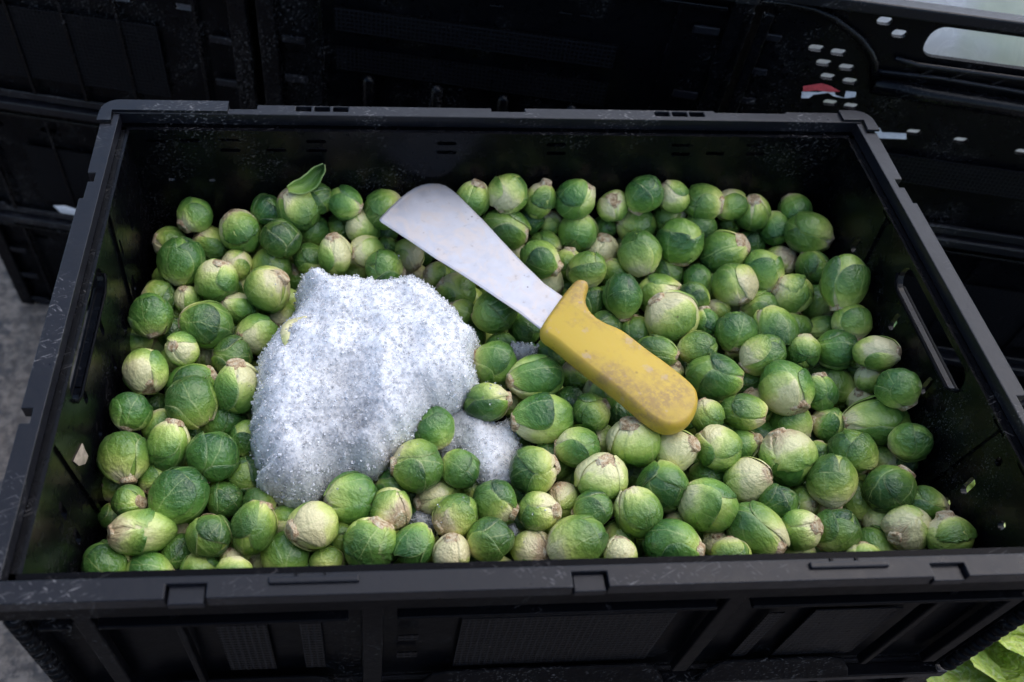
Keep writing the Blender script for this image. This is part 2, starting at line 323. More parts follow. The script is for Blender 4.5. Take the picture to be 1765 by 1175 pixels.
def plain_crate(name, L, W, H, loc, rz, label, group=None, style='stack', cat='crate'):
    """open folding crate; L along local x (the front, at -y, faces the camera), rim top at local z = H"""
    t = empty(name, loc, rz); tag(t, label, cat, group)
    hx, hy = L / 2, W / 2
    for s in (-1, 1):
        y = s * (hy - 1.2)
        hol = []
        if s < 0:
            if style == 'centre':
                hol = []
            elif style == 'bag':
                hol = [rrect(-16.2, -3.6, 17.95, 20.7, 1.1, 5)]
                hol += slots([(x, z + 17) for x, z in ((-24.53, .33), (-22.61, .24), (-23.39, -.9), (-21.38, -1.04), (-22.53, -2.14), (-20.55, -2.29), (-21.3, -4.64), (-19.42, -4.69), (-13.01, -6.43), (-8.71, -6.59), (-3.04, -6.89))], 1.3, .62)
                hol += slots([(-28.79, 20.74), (-28.94, 19.15)], .7, .7) + slots([(-20.18, 20.5), (-18.56, 19.59)], 1.25, .7)
            else:
                hol = slots([(-12, H - 4), (-6, H - 4), (6, H - 4), (12, H - 4)], 1.8, .6)
        MB().plate([(-hx + 1, .3), (hx - 1, .3), (hx - 1, H - .9), (-hx + 1, H - .9)], hol, (0, y, 0) , (1, 0, 0), (0, 0, 1), .45).build('long_wall', PLB, t)
    for s in (-1, 1):
        MB().plate([(-hy + 1.7, .3), (hy - 1.7, .3), (hy - 1.7, H - .9), (-hy + 1.7, H - .9)], [rrect(-5, 5, H - 5, H - 2.4, 1.2)], (s * (hx - 1.2), 0, 0), (0, 1, 0), (0, 0, 1), .45).build('short_wall', PLB, t)
        MB().box(s * hx - (1.3 if s > 0 else 0), s * hx + (0 if s > 0 else 1.3), -hy + 1.3, hy - 1.3, H - 1.0, H).build('rim_rail', PLR, t, .15)
        MB().box(-hx, hx, s * hy - (1.3 if s > 0 else 0), s * hy + (0 if s > 0 else 1.3), H - 1.0, H).build('rim_rail', PLR, t, .15)
    MB().box(-hx + 1.2, hx - 1.2, -hy + 1.2, hy - 1.2, 0, .6).build('floor_panel', PLB, t)
    yf = -hy + 1.2
    if style != 'bag':
        for x in (-hx + 1.0, hx - 1.0):
            MB().box(x - .9, x + .9, yf - .9, yf + .1, .0, H - 1.02).build('corner_post', PL, t, .12)
            for k in range(4):
                z = .8 + (H - 3) * k / 3 if style != 'centre' else (3.2, 7.0, 11.2, 17.6)[k]
                MB().box(x * .885 - 1.1, x * .885 + 1.1, yf - .75, yf - .47, z, z + .7).build('locking_tab', PLR, t, .08)
        for x in (-hx * .72, hx * .72):
            MB().box(x - .18, x + .18, yf - .85, yf - .47, .7, H - 1.9).build('rib', PL, t)
        MB().box(-hx + 2.2, hx - 2.2, yf - .8, yf - .47, H - 2.1, H - 1.75).build('ledge', PL, t, .08)
        MB().box(-hx + 2.2, hx - 2.2, yf - .7, yf - .47, .2, 1.1).build('foot_flange', PLR, t, .1)
        if style == 'centre':
            for z0, z1 in ((13.1, 15.4), (9.1, 11.5)):
                MB().box(-14.2, 11.2, yf - .62, yf - .46, z0, z1).build('grid_panel', PLG, t)
            for x, z in ((.2, .7), (6.1, .9), (8.0, .9), (-12, .6), (-3.6, -5.6), (.8, -5.6), (-7.5, -9.6), (5.2, -9.6)): MB().box(x - .6, x + .6, yf - .72, yf - .44, z + 16.8, z + 16.92).build('slot_lip', PL, t, .04)
            for x in (-11.1, -4.5, 1.9, 8.4):
                MB().tube([(x, yf - .55, 1.2), (x, yf - .55, 8.4), (x, yf - .5, 8.8)], [.6, .6, .3], 12).build('peg', PL, t, smooth=True)
        else:
            MB().box(-hx * .5, hx * .5, yf - .62, yf - .46, 3, H - 6).build('grid_panel', PLG, t)
            for x in (-hx * .3, 0, hx * .3):
                MB().box(x - .15, x + .15, yf - .8, yf - .47, 1.12, H - 2.12).build('rib', PL, t)
    else:
        # broad arched rib round the perforated panel, then the ledge under the hand hole
        arc = [(-31.5, yf - .35, 20.9), (-28.5, yf - .35, 21.1), (-26.2, yf - .35, 20.9), (-24.4, yf - .35, 20.4), (-23, yf - .35, 19.7), (-21.5, yf - .35, 18.9), (-20.3, yf - .35, 17.9), (-19.4, yf - .35, 16.9), (-18.9, yf - .35, 15.6)]
        MB().tube(arc, .36, 8).build('arched_rib', PL, t, smooth=True)
        MB().tube([(-18.0, yf - .3, 17.6), (-17.2, yf - .35, 17.5), (-16, yf - .35, 17.3), (-3, yf - .35, 17.3), (4, yf - .3, 17.3)], .22, 8).build('hand_hole_lip', PLR, t, smooth=True)
        MB().tube([(-19.0, yf - .3, 16.2), (-13.6, yf - .3, 16.35), (-6.4, yf - .3, 16.1), (10, yf - .3, 16)], .2, 8).build('ledge', PLR, t, smooth=True)
        MB().tube([(-18.6, yf - .2, 14.9), (-14, yf - .5, 14.8), (10, yf - .5, 14.4)], .8, 12).build('rolled_ledge', PL, t, smooth=True)
        for x in (-15.5, -13.0, -9.5, -6.5):
            MB().plate([(x, 16.5), (x + .2, 16.5), (x + 1.1, 17.2), (x + .9, 17.2)], [], (0, yf - .5, 0), (1, 0, 0), (0, 0, 1), .05).build('rib', PLR, t)
        MB().box(-17.0, 12, yf - .62, yf - .46, 5.4, 8.4).build('grid_panel', PLG, t)
        for x in (-31.2, -29.6):
            MB().box(x - .45, x + .45, yf - .9, yf - .47, .5, 20.2).build('rib', PL, t, .1)
        for z in (11.5, 14.5, 17.8): MB().box(-29.3, -27.9, yf - .7, yf - .47, z, z + .6).build('locking_tab', PLR, t, .08)
        MB().box(-24, 28, yf - .9, yf - .47, .3, 1.2).build('foot_flange', PLR, t, .1)
    return t

CS, SN = math.cos(R_(12)), math.sin(R_(12))
def row(s, n=0): return (s * CS - n * SN * -1 * -1, 33.1 - s * SN, 0)   # along the row of stacks behind
def row_crate(name, s0, s1, W, z0, H, label, group, style):
    sm = (s0 + s1) / 2; x = sm * CS + (W / 2) * SN; y = 33.1 - sm * SN + (W / 2) * CS
    return plain_crate(name, s1 - s0, W, H, (x, y, z0), -R_(12), label, group, style)
GB = "black crates stacked in the row behind"
names = ["black crate on the ground at the bottom of the stack at upper left", "black crate second from the ground in the stack at upper left", "black crate third from the ground in the stack at upper left"]
for k in range(3): row_crate('stacked_crate', -58.3, -21.4, 57, GROUND + 17 * k, 16.9, names[k], GB, 'stack')
names = ["lowest black crate hidden under the middle stack behind", "second black crate of the middle stack behind", "black crate with grid panels directly behind the back rim"]
for k in range(3): row_crate('stacked_crate', -20.7, 22.4, 57, GROUND + 17 * k, 16.9 if k < 2 else 22.0, names[k], GB, 'centre' if k == 2 else 'stack')
names = ["lowest black crate under the crate with the oval hand hole", "black crate just under the crate with the oval hand hole"]
for k in range(2): row_crate('stacked_crate', 23.4, 83, 40, GROUND + 17 * k, 16.9, names[k], GB, 'stack')
HB = 22.5
bag_crate = row_crate('tall_crate', 23.4, 83, 40, GROUND + 34, HB, "tall black crate with oval hand hole and perforations at upper right", None, 'bag')
LBL = simple("torn_paper_and_highlight", (.74, .73, .75), .7, .1, 300); RED = simple("red_print", (.62, .075, .085), .6, .2, 300)
ybf = -20 + 1.2 - .06
def paper(pts, name, mat, y): return MB().plate(pts, [], (0, y, HB), (1, 0, 0), (0, 0, 1), .03).build(name, mat, bag_crate)
def uncrate(px, py, y=-18.8):   # measured point of the picture on the wall of the tall crate
    n = Vector((-SN, -CS, 0)); s = (23.4 + 83) / 2
    o = Vector((s * CS, 33.1 - s * SN, GROUND + 34 + HB)) - n * 1.2
    d = ray(px, py); k = (o - CAM).dot(n) / d.dot(n); q = CAM + d * k - o
    return (q.dot(Vector((CS, -SN, 0))), q.z)
def poly(pp): return [uncrate(*p) for p in pp][::-1]
o = paper(poly([(1382, 157), (1410, 158), (1436, 152), (1440, 163), (1455, 168), (1458, 156), (1476, 158), (1474, 166), (1460, 168), (1437, 165), (1428, 159), (1402, 162), (1394, 168), (1381, 168)]), 'torn_label', LBL, ybf - .02)
o['label'] = 'white remnant of a torn label'
o = paper(poly([(1384, 147), (1416, 142), (1432, 147), (1448, 156), (1430, 157), (1408, 154), (1384, 156)]), 'torn_label', RED, ybf - .07); o['label'] = 'red strip of a torn label'
o = paper(poly([(1506, 221), (1516, 219), (1520, 227), (1562, 229), (1562, 239), (1540, 238), (1512, 237)]), 'torn_label', LBL, ybf - .02); o['label'] = 'white strip of a torn label'

# white produce bag inside the tall crate, seen through its openings
rnd = random.Random(5)
def blob(name, mat, c, rx, ry, rz, nu, nv, amp, fr, parent=None, seed=0):
    V = []; F = []; UV = []
    for j in range(nv + 1):
        th = math.pi * j / nv
        for i in range(nu):
            ph = 2 * math.pi * i / nu
            d = Vector((math.sin(th) * math.cos(ph), math.sin(th) * math.sin(ph), math.cos(th)))
            k = 1 + amp * noise.fractal(d * fr + Vector((seed, 0, 0)), 1., 2., 4)
            V.append((d.x * rx * k, d.y * ry * k, d.z * rz * k)); UV.append((i / nu, j / nv))
    for j in range(nv):
        for i in range(nu): F.append((j * nu + i, (j + 1) * nu + i, (j + 1) * nu + (i + 1) % nu, j * nu + (i + 1) % nu))
    return make(name, V, F, mat, parent, c, True, UV)
FILM = film_material()
sm = (23.4 + 83) / 2
bx, by = sm * CS + 20 * SN, 33.1 - sm * SN + 20 * CS
b1 = blob('produce_bag', FILM, up((bx - 4 * CS, by + 4 * SN, -4.8)), 25, 16.0, 12.5, 48, 32, .10, 2.6, None, 3); b1.rotation_euler = (0, 0, -R_(12))
tag(b1, "white plastic bag of greens bulging inside the tall crate at upper right", "bag")

# ---- the sprout crate and the two crates below it
def main_crate():
    t = empty('sprout_crate', (0, 0, -17)); tag(t, "open black plastic crate filled with Brussels sprouts, ice and a knife", "crate")
    Z = 17.0                                    # rim top in local z
    def Zs(z): return Z + z
    # back rail with grip frames, notches and raised corner caps
    out = [(-29.7, 18.55), (29.7, 18.55), (29.7, 19.75), (23, 19.75), (23, 19.55), (17.2, 19.55), (17.2, 19.75), (2.0, 19.75), (2.0, 19.35), (-.6, 19.35), (-.6, 19.75), (-18.5, 19.75), (-18.5, 19.2), (-20.6, 19.2), (-20.6, 19.75), (-29.7, 19.75)]
    gr = [(x, 19.32) for x in (-15.0, -13.6, -12.2, 12.9, 14.3, 15.7)]
    hl = [rrect(x - .58, x + .58, y - .27, y + .3, .06, 1) for x, y in gr]
    MB().plate(out, hl, (0, 0, Z), (1, 0, 0), (0, 1, 0), .95).build('rim_rail', PLR, t, .07)
    MB().box(-16.0, -11.3, 18.7, 19.7, Zs(-.95), Zs(-.5)).box(12, 16.6, 18.7, 19.7, Zs(-.95), Zs(-.5)).build('grip_bed', PLB, t)
    cap = [(-29.05, 18.62)] + [(-26.0, 18.62), (-20.62, 18.62), (-20.62, 19.85), (-28.6, 19.85)] + [(-28.6 + 1.3 * math.cos(R_(a)), 18.55 + 1.3 * math.sin(R_(a))) for a in range(90, 181, 15)] + [(-29.95, 17.4), (-28.95, 17.4)]
    MB().plate(cap, [], (0, 0, Zs(.22)), (1, 0, 0), (0, 1, 0), .215).build('corner_cap', PLR, t, .06)
    cap = [(x * -1, y) for x, y in cap if True]
    cap = [(29.05, 18.62), (28.95, 17.4), (29.95, 17.4)] + [(28.6 + 1.3 * math.cos(R_(a)), 18.55 + 1.3 * math.sin(R_(a))) for a in range(0, 91, 15)] + [(27.4, 19.85), (27.4, 18.62)]
    MB().plate(cap, [], (0, 0, Zs(.22)), (1, 0, 0), (0, 1, 0), .215).build('corner_cap', PLR, t, .06)
    # front rail: three recesses at the outer edge, two raised bars
    out = [(-29.7, -18.55)]
    out += [(-29.7, -19.75), (-20.5, -19.75), (-20.5, -18.95), (-18.5, -18.95), (-18.5, -19.75), (-.2, -19.75), (-.2, -18.9), (1.65, -18.9), (1.65, -19.75), (19.0, -19.75), (19.0, -19.0), (20.9, -19.0), (20.9, -19.75), (29.7, -19.75), (29.7, -18.55)]
    MB().plate(out, [], (0, 0, Z), (1, 0, 0), (0, 1, 0), .95).build('rim_rail', PLR, t, .08)
    for x0, x1, yy in ((-20.4, -18.6, -19.9), (-.1, 1.55, -19.85), (19.1, 20.8, -19.85)):
        MB().box(x0, x1, yy, -18.9, Zs(-.85), Zs(-.32)).build('latch', PLR, t, .06)
    for x0, x1 in ((-15.5, -11.0), (12.4, 16.7)):
        MB().box(x0, x1, -19.15, -18.78, Zs(-.02), Zs(.2)).build('raised_bar', PLR, t, .08)
        for q in (.3, .62): MB().box(x0 + (x1 - x0) * q - .08, x0 + (x1 - x0) * q + .08, -18.77, -18.58, Zs(-.02), Zs(.1)).build('rib', PLB, t)
    # side rails with outer notches
    for s in (-1, 1):
        o2 = [(18.5, 28.5), (18.5, 29.0), (17.3, 29.02), (17.3, 29.72), (11.8, 29.66), (11.8, 29.1), (10.9, 29.1), (10.9, 29.5), (9.2, 29.5), (9.2, 29.78), (-8.2, 29.78), (-8.2, 29.1), (-9.2, 29.1), (-9.2, 29.66), (-18.5, 29.66), (-18.5, 28.5)]
        pts = [(s * x, y) for y, x in o2]
        if s < 0: pts = pts[::-1]
        MB().plate(pts, [], (0, 0, Zs(-.03)), (1, 0, 0), (0, 1, 0), .9).build('side_rail', PLR, t, .07)
    # skirts under the rim
    for y0, y1 in ((18.6, 19.3), (-19.3, -18.6)):
        MB().box(-29.3, 29.3, y0, y1, Zs(-3.1), Zs(-.96)).build('rim_skirt', PLO, t)
    for s in (-1, 1):
        a, b = sorted((s * 28.7, s * 29.25))
        for y0, y1 in ((-18.55, -6.2), (5.4, 18.55)): MB().box(a, b, y0, y1, Zs(-3.1), Zs(-.94)).build('rim_skirt', PL, t)
    # long walls
    bs = [(-20.6, -1.75), (-20.7, -2.75), (-17.2, -2.7), (-14.1, -1.85), (-14.1, -2.7), (-4.05, -1.9), (-4, -2.75), (4.6, -1.9), (4.7, -2.75), (14.6, -1.8), (14.8, -2.7), (17.6, -2.6), (20.7, -1.7), (20.9, -2.6), (23.9, -1.6), (-23.6, -1.9), (-26.2, -2.0)]
    hol = slots([(x, Zs(z)) for x, z in bs], 1.55, .34) + slots([(-25.66, Zs(-5.7)), (-22.5, Zs(-5.75))], .55, .25)
    MB().plate([(-28.5, .6), (28.5, .6), (28.5, Zs(-.95)), (-28.5, Zs(-.95))], hol, (0, 18.15, 0), (1, 0, 0), (0, 0, 1), -.35).build('long_wall', PL, t)
    # wavy inner lip under the back rail
    P = []; n = 90
    for i in range(n + 1):
        x = -28 + 56 * i / n; dip = -.22 * sum(1 / (1 + math.exp(-(4.6 - abs(x - c)) * 3)) for c in (-20, -5.0 + 4.5, 19.5)) 
        P.append((x, dip))
    top = [(x, Zs(-1.18 + d)) for x, d in P]
    MB().plate([(-28, Zs(-1.7))] + [(28, Zs(-1.7))] + top[::-1], [], (0, 17.98, 0), (1, 0, 0), (0, 0, 1), -.165).build('inner_lip', PL, t, .05)
    for x in (-25.3, -17, -9.5, -7.8, 8.6, 11.2, 20, 26.2): MB().box(x - .07, x + .07, 17.9, 18.5, Zs(-1.25), Zs(-.97)).build('rib', PLB, t)
    for x in (-27.0, -9.9, 9.9, 26.9): MB().box(x - .5, x + .5, 17.93, 18.14, .7, Zs(-3.2)).build('rib', PL, t, .15)
    fs = [(-22.9, -5.3), (-26.1, -6.2)]
    MB().plate([(-28.5, .6), (28.5, .6), (28.5, Zs(-.95)), (-28.5, Zs(-.95))], slots([(x, Zs(z)) for x, z in fs], .7, .45), (0, -18.15, 0), (1, 0, 0), (0, 0, 1), .4).build('long_wall', PLO, t)
    # short walls with hand holes and slots
    sl = [(1.76, -4.76), (1.68, -8.57), (-4.06, -4.5), (-4.13, -8.3), (-11.87, -5.2), (-11.9, -8.4), (5.5, -9.0), (10, -9.3), (9.6, -5.2), (13.2, -6)]
    sr = [(2.5, -5.58), (-3.37, -5.52), (-10.99, -6.12), (-10.82, -9.04), (10.6, -5.6), (10.8, -9.2), (3, -9.2), (-3.6, -9.3), (-11.2, -2.75), (-14.4, -4.95)]
    hs = [rrect(-5.6, 4.8, Zs(-3.7), Zs(-1.7), .95, 5)]
    v = lambda L: [rrect(y - .3, y + .3, Zs(z) - .8, Zs(z) + .8, .25, 2) for y, z in L]
    up1 = [rrect(y - .75, y + .75, Zs(-1.55), Zs(-1.2), .12, 1) for y in (12.5, 9.2, -9.5, -12.8, -15.6)]
    MB().plate([(-18.1, .6), (18.1, .6), (18.1, Zs(-.95)), (-18.1, Zs(-.95))], hs + v(sl) + up1, (-28.15, 0, 0), (0, 1, 0), (0, 0, 1), .4).build('short_wall', PL, t)
    MB().plate([(-18.1, .6), (18.1, .6), (18.1, Zs(-.95)), (-18.1, Zs(-.95))], hs + v(sr[:8]) + up1 + slots([(y, Zs(z)) for y, z in sr[8:]], .5, .7), (28.55, 0, 0), (0, 1, 0), (0, 0, 1), .4).build('short_wall', PL, t)
    for s in (-1, 1):
        x = s * 28.05
        a, b = sorted((s * 28.57, s * 28.85))
        MB().box(a, b, -5.2, 4.4, Zs(-4.0), Zs(-3.72)).build('hand_hole_sill', PLO, t, .08)
        MB().tube([(x, 4.9, Zs(-2.9)), (x, 4.6, Zs(-3.5)), (x, 3.9, Zs(-3.82)), (x, -4.7, Zs(-3.82)), (x, -5.4, Zs(-3.4)), (x, -5.65, Zs(-2.9))], .11, 8).build('hand_hole_lip', PLO, t, smooth=True)
        a, b = sorted((s * 27.9, s * 28.13))
        MB().box(a, b, -18, 18, Zs(-1.1), Zs(-.97)).build('inner_lip', PL, t)
        for y in (7.6, -8.0):
            MB().plate([(y - .18, .7), (y + .18, .7), (y + .18 + (1.6 if y > 0 else -1.6), Zs(-1.3)), (y - .18 + (1.6 if y > 0 else -1.6), Zs(-1.3))], [], (s * 28.14 if s < 0 else 27.96, 0, 0), (0, 1, 0), (0, 0, 1), -.18 if s < 0 else -.17).build('rib', PL, t)
    MB().box(-28.4, 28.4, -18.1, 18.1, 0, .58).build('floor_panel', PL, t)
    # outer front face: ledge, ribs, grid panels, foot flange, hinge strips
    for x0, x1 in ((-27.6, -25.9), (-24.6, -11.6), (-9.0, 8.6), (10.6, 26.5)):
        MB().box(x0, x1, -19.55, -18.58, Zs(-4.15), Zs(-3.85)).build('ledge', PLO, t, .08)
    for x0, x1 in ((-25.9, -24.9), (-10.9, -9.7), (-20.9, -20.5), (9.2, 10.2), (22.0, 22.5), (26.4, 27.3)):
        MB().box(x0, x1, -19.2, -18.56, 1.8, Zs(-3.12)).build('rib', PLO, t, .1)
    for x0, x1, z0, z1 in ((-19.0, -16.2, -13.6, -6.5), (-14.4, -13.2, -13.6, -6.5), (-8.8, -7.6, -9.6, -8.8), (-8.8, -7.6, -12.4, -11.6), (-5.2, 7.3, -14.2, -6.6), (13.0, 14.0, -14.4, -7.2), (15.8, 21.2, -14.4, -7.0)):
        MB().box(x0, x1, -18.62, -18.54, Zs(z0), Zs(z1)).build('grid_panel', PLG, t)
    for x0, x1 in ((-24.2, -12.0), (-7.6, 9.0), (11.2, 21.8)):
        MB().plate([(x0, 0), (x1, 0), (x1 - .3, .9), (x1 - 1.1, 2.0), (x1 - 2, 2.2), (x0 + 2, 2.2), (x0 + 1.1, 2.0), (x0 + .3, .9)], [], (0, -19.5, .35), (1, 0, 0), (0, 0.25, 1), .25).build('foot_flange', PLO, t, .08)
    MB().box(-28.3, 28.3, -19.45, -18.56, .0, .3).build('foot_rail', PLO, t, .08)
    for s in (-1, 1):
        hb = MB()
        for k in range(15):
            z = .5 + k * .88; hb.tube([(s * 28.85, -18.95, z), (s * 28.85, -18.95, z + .26), (s * 28.85, -18.95, z + .54), (s * 28.85, -18.95, z + .8)], [.42, .56, .56, .42], 12)
        hb.build('hinge_strip', PLO, t, smooth=True)
        MB().box(min(s * 28.5, s * 29.15), max(s * 28.5, s * 29.15), 18.0, 18.9, .3, Zs(-1)).build('corner_post', PLO, t)
        MB().box(min(s * 28.2, s * 28.95), max(s * 28.2, s * 28.95), -18.9, -18.16, .32, Zs(-3.12)).build('corner_post', PLO, t)
    # faint moulded lettering too worn to read is left as a broken raised line under the rim
    fleck = [(-20.4, -5.0, (.33, .46, .12)), (-9.2, -5.0, (.3, .25, .2))]
    return t
crate = main_crate()
plain_crate('stacked_crate', 58.6, 38.6, 16.9, (0, 0, GROUND + 17), 0, "black crate directly under the sprout crate", "black crates under the sprout crate")
plain_crate('stacked_crate', 58.6, 38.6, 16.9, (0, 0, GROUND), 0, "black crate on the ground below two other crates", "black crates under the sprout crate")

# ------------------------------------------------------------------ Brussels sprouts
def body_r(d, seed, amp=.055):
    """egg-shaped head: every seed has its own taper, flattening and lumps"""
    th = math.acos(max(-1, min(1, d.z))); k = (math.sin(seed * 12.9898) * 43758.5453) % 1; k2 = (math.sin(seed * 78.233) * 12543.123) % 1
    taper = .08 + .14 * k; e = 1 - (taper * math.sin(th - 1.25) ** 2 if th > 1.25 else 0.0)
    if th > 2.5: e += .10 * k2 * (th - 2.5) / .64
    if th < .9: e *= 1 - (.10 * k2 - .05) * (1 - th / .9) ** 1.5
    az = math.atan2(d.y, d.x)
    e *= 1 + (.035 * math.cos(2 * az + seed) + .022 * math.cos(3 * az + seed * 2.1)) * math.sin(th)
    return e * (1 + amp * noise.noise(d * 1.6 + Vector((seed * 7.3, 0, 0))) + amp * .35 * noise.noise(d * 4.5 + Vector((0, seed * 3.1, 0))))

def leaf_mesh(name, seed, alpha, tip, hw, layer, lift=.03, torn=0., crinkle=.0, roll=0., base=.27, nu=17, nv=21):
    """one cupped leaf wrapped on the head from the stem (polar angle pi) to polar angle tip"""
    rd = random.Random(seed * 131 + int(alpha * 100))
    th_b = math.pi - base; tc = (th_b + tip) / 2; half = (th_b - tip) / 2
    c = Vector((math.sin(tc) * math.cos(alpha), math.sin(tc) * math.sin(alpha), math.cos(tc)))
    ey = Vector((-math.cos(tc) * math.cos(alpha), -math.cos(tc) * math.sin(alpha), math.sin(tc)))
    ex = ey.cross(c)
    V = []; UV = []; F = []
    ph = rd.random() * 50
    for j in range(nv):
        v = j / (nv - 1)
        wsh = .30 + .70 * math.sin(min(v / .58, 1) * math.pi / 2)
        tp = max(0, (v - .52) / .48)
        wsh *= max(.0, 1 - tp ** 2.6) ** .5 * .97 + .03
        for i in range(nu):
            u = -1 + 2 * i / (nu - 1)
            edge = max(abs(u), max(0, (v - .5) * 2) ** 2)
            wob = 1 + (.05 + torn * .22) * noise.noise(Vector((u * 1.5 * (1 if abs(u) > .5 else .6) + ph, v * (3 + 9 * torn), seed))) * edge
            x = u * hw * wsh * wob
            y = -half + 2 * half * v + .10 * torn * noise.noise(Vector((u * 5 + ph, v * 2, 1.5))) * v
            y -= .06 * hw * (1 - u * u) * 0
            rho = math.hypot(x, y)
            d = c if rho < 1e-6 else (c * math.cos(rho) + (ex * x + ey * y) * (math.sin(rho) / rho))
            d = d.normalized()
            r = body_r(d, seed)
            e4 = edge ** 5 * min(1, v * 2.2)
            off = .016 + layer * .028 + lift * e4 + crinkle * (noise.noise(Vector((u * 3 + ph, v * 4, 3.3))) * .6 + .35 * noise.noise(Vector((u * 7, v * 9 + ph, 1.3)))) * (.3 + .7 * edge)
            off += roll * max(0, v - .35) ** 1.6 * (1.0 - .25 * u * u)
            if (i in (0, nu - 1) or j == nv - 1): off = (.016 + (layer - 1.3) * .028 if roll == 0 else off - .03)
            if j == 0: off -= .03
            V.append(d * (r + off)); UV.append(((u + 1) / 2, v))
    for j in range(nv - 1):
        for i in range(nu - 1):
            a = j * nu + i; F.append((a, a + 1, a + nu + 1, a + nu))
    return V, F, UV

def tomesh(name, V, F, UV, mat):
    me = bpy.data.meshes.new(name); me.from_pydata([Vector(v) for v in V], [], F)
    l = me.uv_layers.new(name="UVMap")
    for lp in me.loops: l.data[lp.index].uv = UV[lp.vertex_index]
    me.polygons.foreach_set("use_smooth", [True] * len(me.polygons)); me.materials.append(mat); me.update()
    return me

def head_mesh(seed, nu=28, nv=20):
    V = []; UV = []; F = []
    for j in range(nv + 1):
        th = math.pi * j / nv
        for i in range(nu):
            p = 2 * math.pi * i / nu; d = Vector((math.sin(th) * math.cos(p), math.sin(th) * math.sin(p), math.cos(th)))
            V.append(d * (body_r(d, seed) * .985)); UV.append((.5 + .42 * math.sin(p * 1.5 + seed), 1 - j / nv))
    for j in range(nv):
        for i in range(nu): F.append((j * nu + i, (j + 1) * nu + i, (j + 1) * nu + (i + 1) % nu, j * nu + (i + 1) % nu))
    return tomesh("head", V, F, UV, LEAF)

def stem_mesh(seed):
    rd = random.Random(seed + 900); V = []; F = []; n = 18
    r0 = .31 + .12 * rd.random(); tilt = Vector((rd.uniform(-.12, .12), rd.uniform(-.12, .12)))
    ht = rd.choice((.0, .02, .04, .10)); prof = [(r0 * 1.4, -.76), (r0 * 1.22, -.85), (r0 * 1.12, -.90 - ht * .6), (r0 * 1.04, -.925 - ht), (r0 * .86, -.937 - ht), (r0 * .5, -.93 - ht)]
    for k, (rr, z) in enumerate(prof):
        for i in range(n):
            a = 2 * math.pi * i / n; q = rr * (1 + .22 * noise.noise(Vector((math.cos(a) * 2, math.sin(a) * 2, seed))))
            x, y = q * math.cos(a), q * math.sin(a)
            V.append((x, y, z + (tilt.x * x + tilt.y * y) * (1 if k > 1 else 0) + .03 * noise.noise(Vector((x * 6, y * 6, seed)))))
    V.append((0, 0, -.92 - ht))
    for k in range(len(prof) - 1):
        for i in range(n): F.append((k * n + i, k * n + (i + 1) % n, (k + 1) * n + (i + 1) % n, (k + 1) * n + i))
    b = (len(prof) - 1) * n
    for i in range(n): F.append((b + i, b + (i + 1) % n, len(V) - 1))
    return tomesh("cut_stem", V, F, [(0, 0)] * len(V), STEM)

def variant(kind, seed):
    rd = random.Random(seed * 17 + 3); parts = [('head', head_mesh(seed)), ('cut_stem', stem_mesh(seed))]
    a0 = rd.random() * 6.28
    spec = [(-.55, 1.45), (-.2, 1.45), (.15, 1.42), (.5, 1.36), (.85, 1.26), (1.15, 1.12)]
    for k, (tip, hw) in enumerate(spec):
        tip += rd.uniform(-.22, .22); hw *= rd.uniform(.9, 1.08); a = a0 + k * 2.4 + rd.uniform(-.25, .25)
        kw = dict(lift=rd.choice((.012, .025, .045)), crinkle=rd.choice((.012, .02, .035)))
        if kind == 'v': kw['crinkle'] = .03
        if kind == 'l' and k == 5: kw.update(roll=.62, lift=.05); tip -= .35; hw *= 1.12
        if kind == 'l' and k == 4: kw.update(roll=.16, lift=.05)
        if kind == 't' and k >= 3: kw.update(torn=1., crinkle=.06, lift=.10); tip += .25
        if kind == 'b' and k >= 4: kw.update(torn=.7, crinkle=.04, lift=.06); tip += .45
        V, F, UV = leaf_mesh('leaf', seed, a, tip, hw, k, **kw)
        parts.append(('leaf', tomesh('leaf', V, F, UV, LEAF)))
    return parts

VAR = {'': [variant('', s) for s in range(1, 19)], 'v': [variant('v', s) for s in (21, 22, 23)], 'l': [variant('l', s) for s in (31, 32, 33)],
       't': [variant('t', s) for s in (41, 42, 43)], 'b': [variant('b', s) for s in (51, 52, 53)]}
VAR['f'] = [VAR[''][4]]

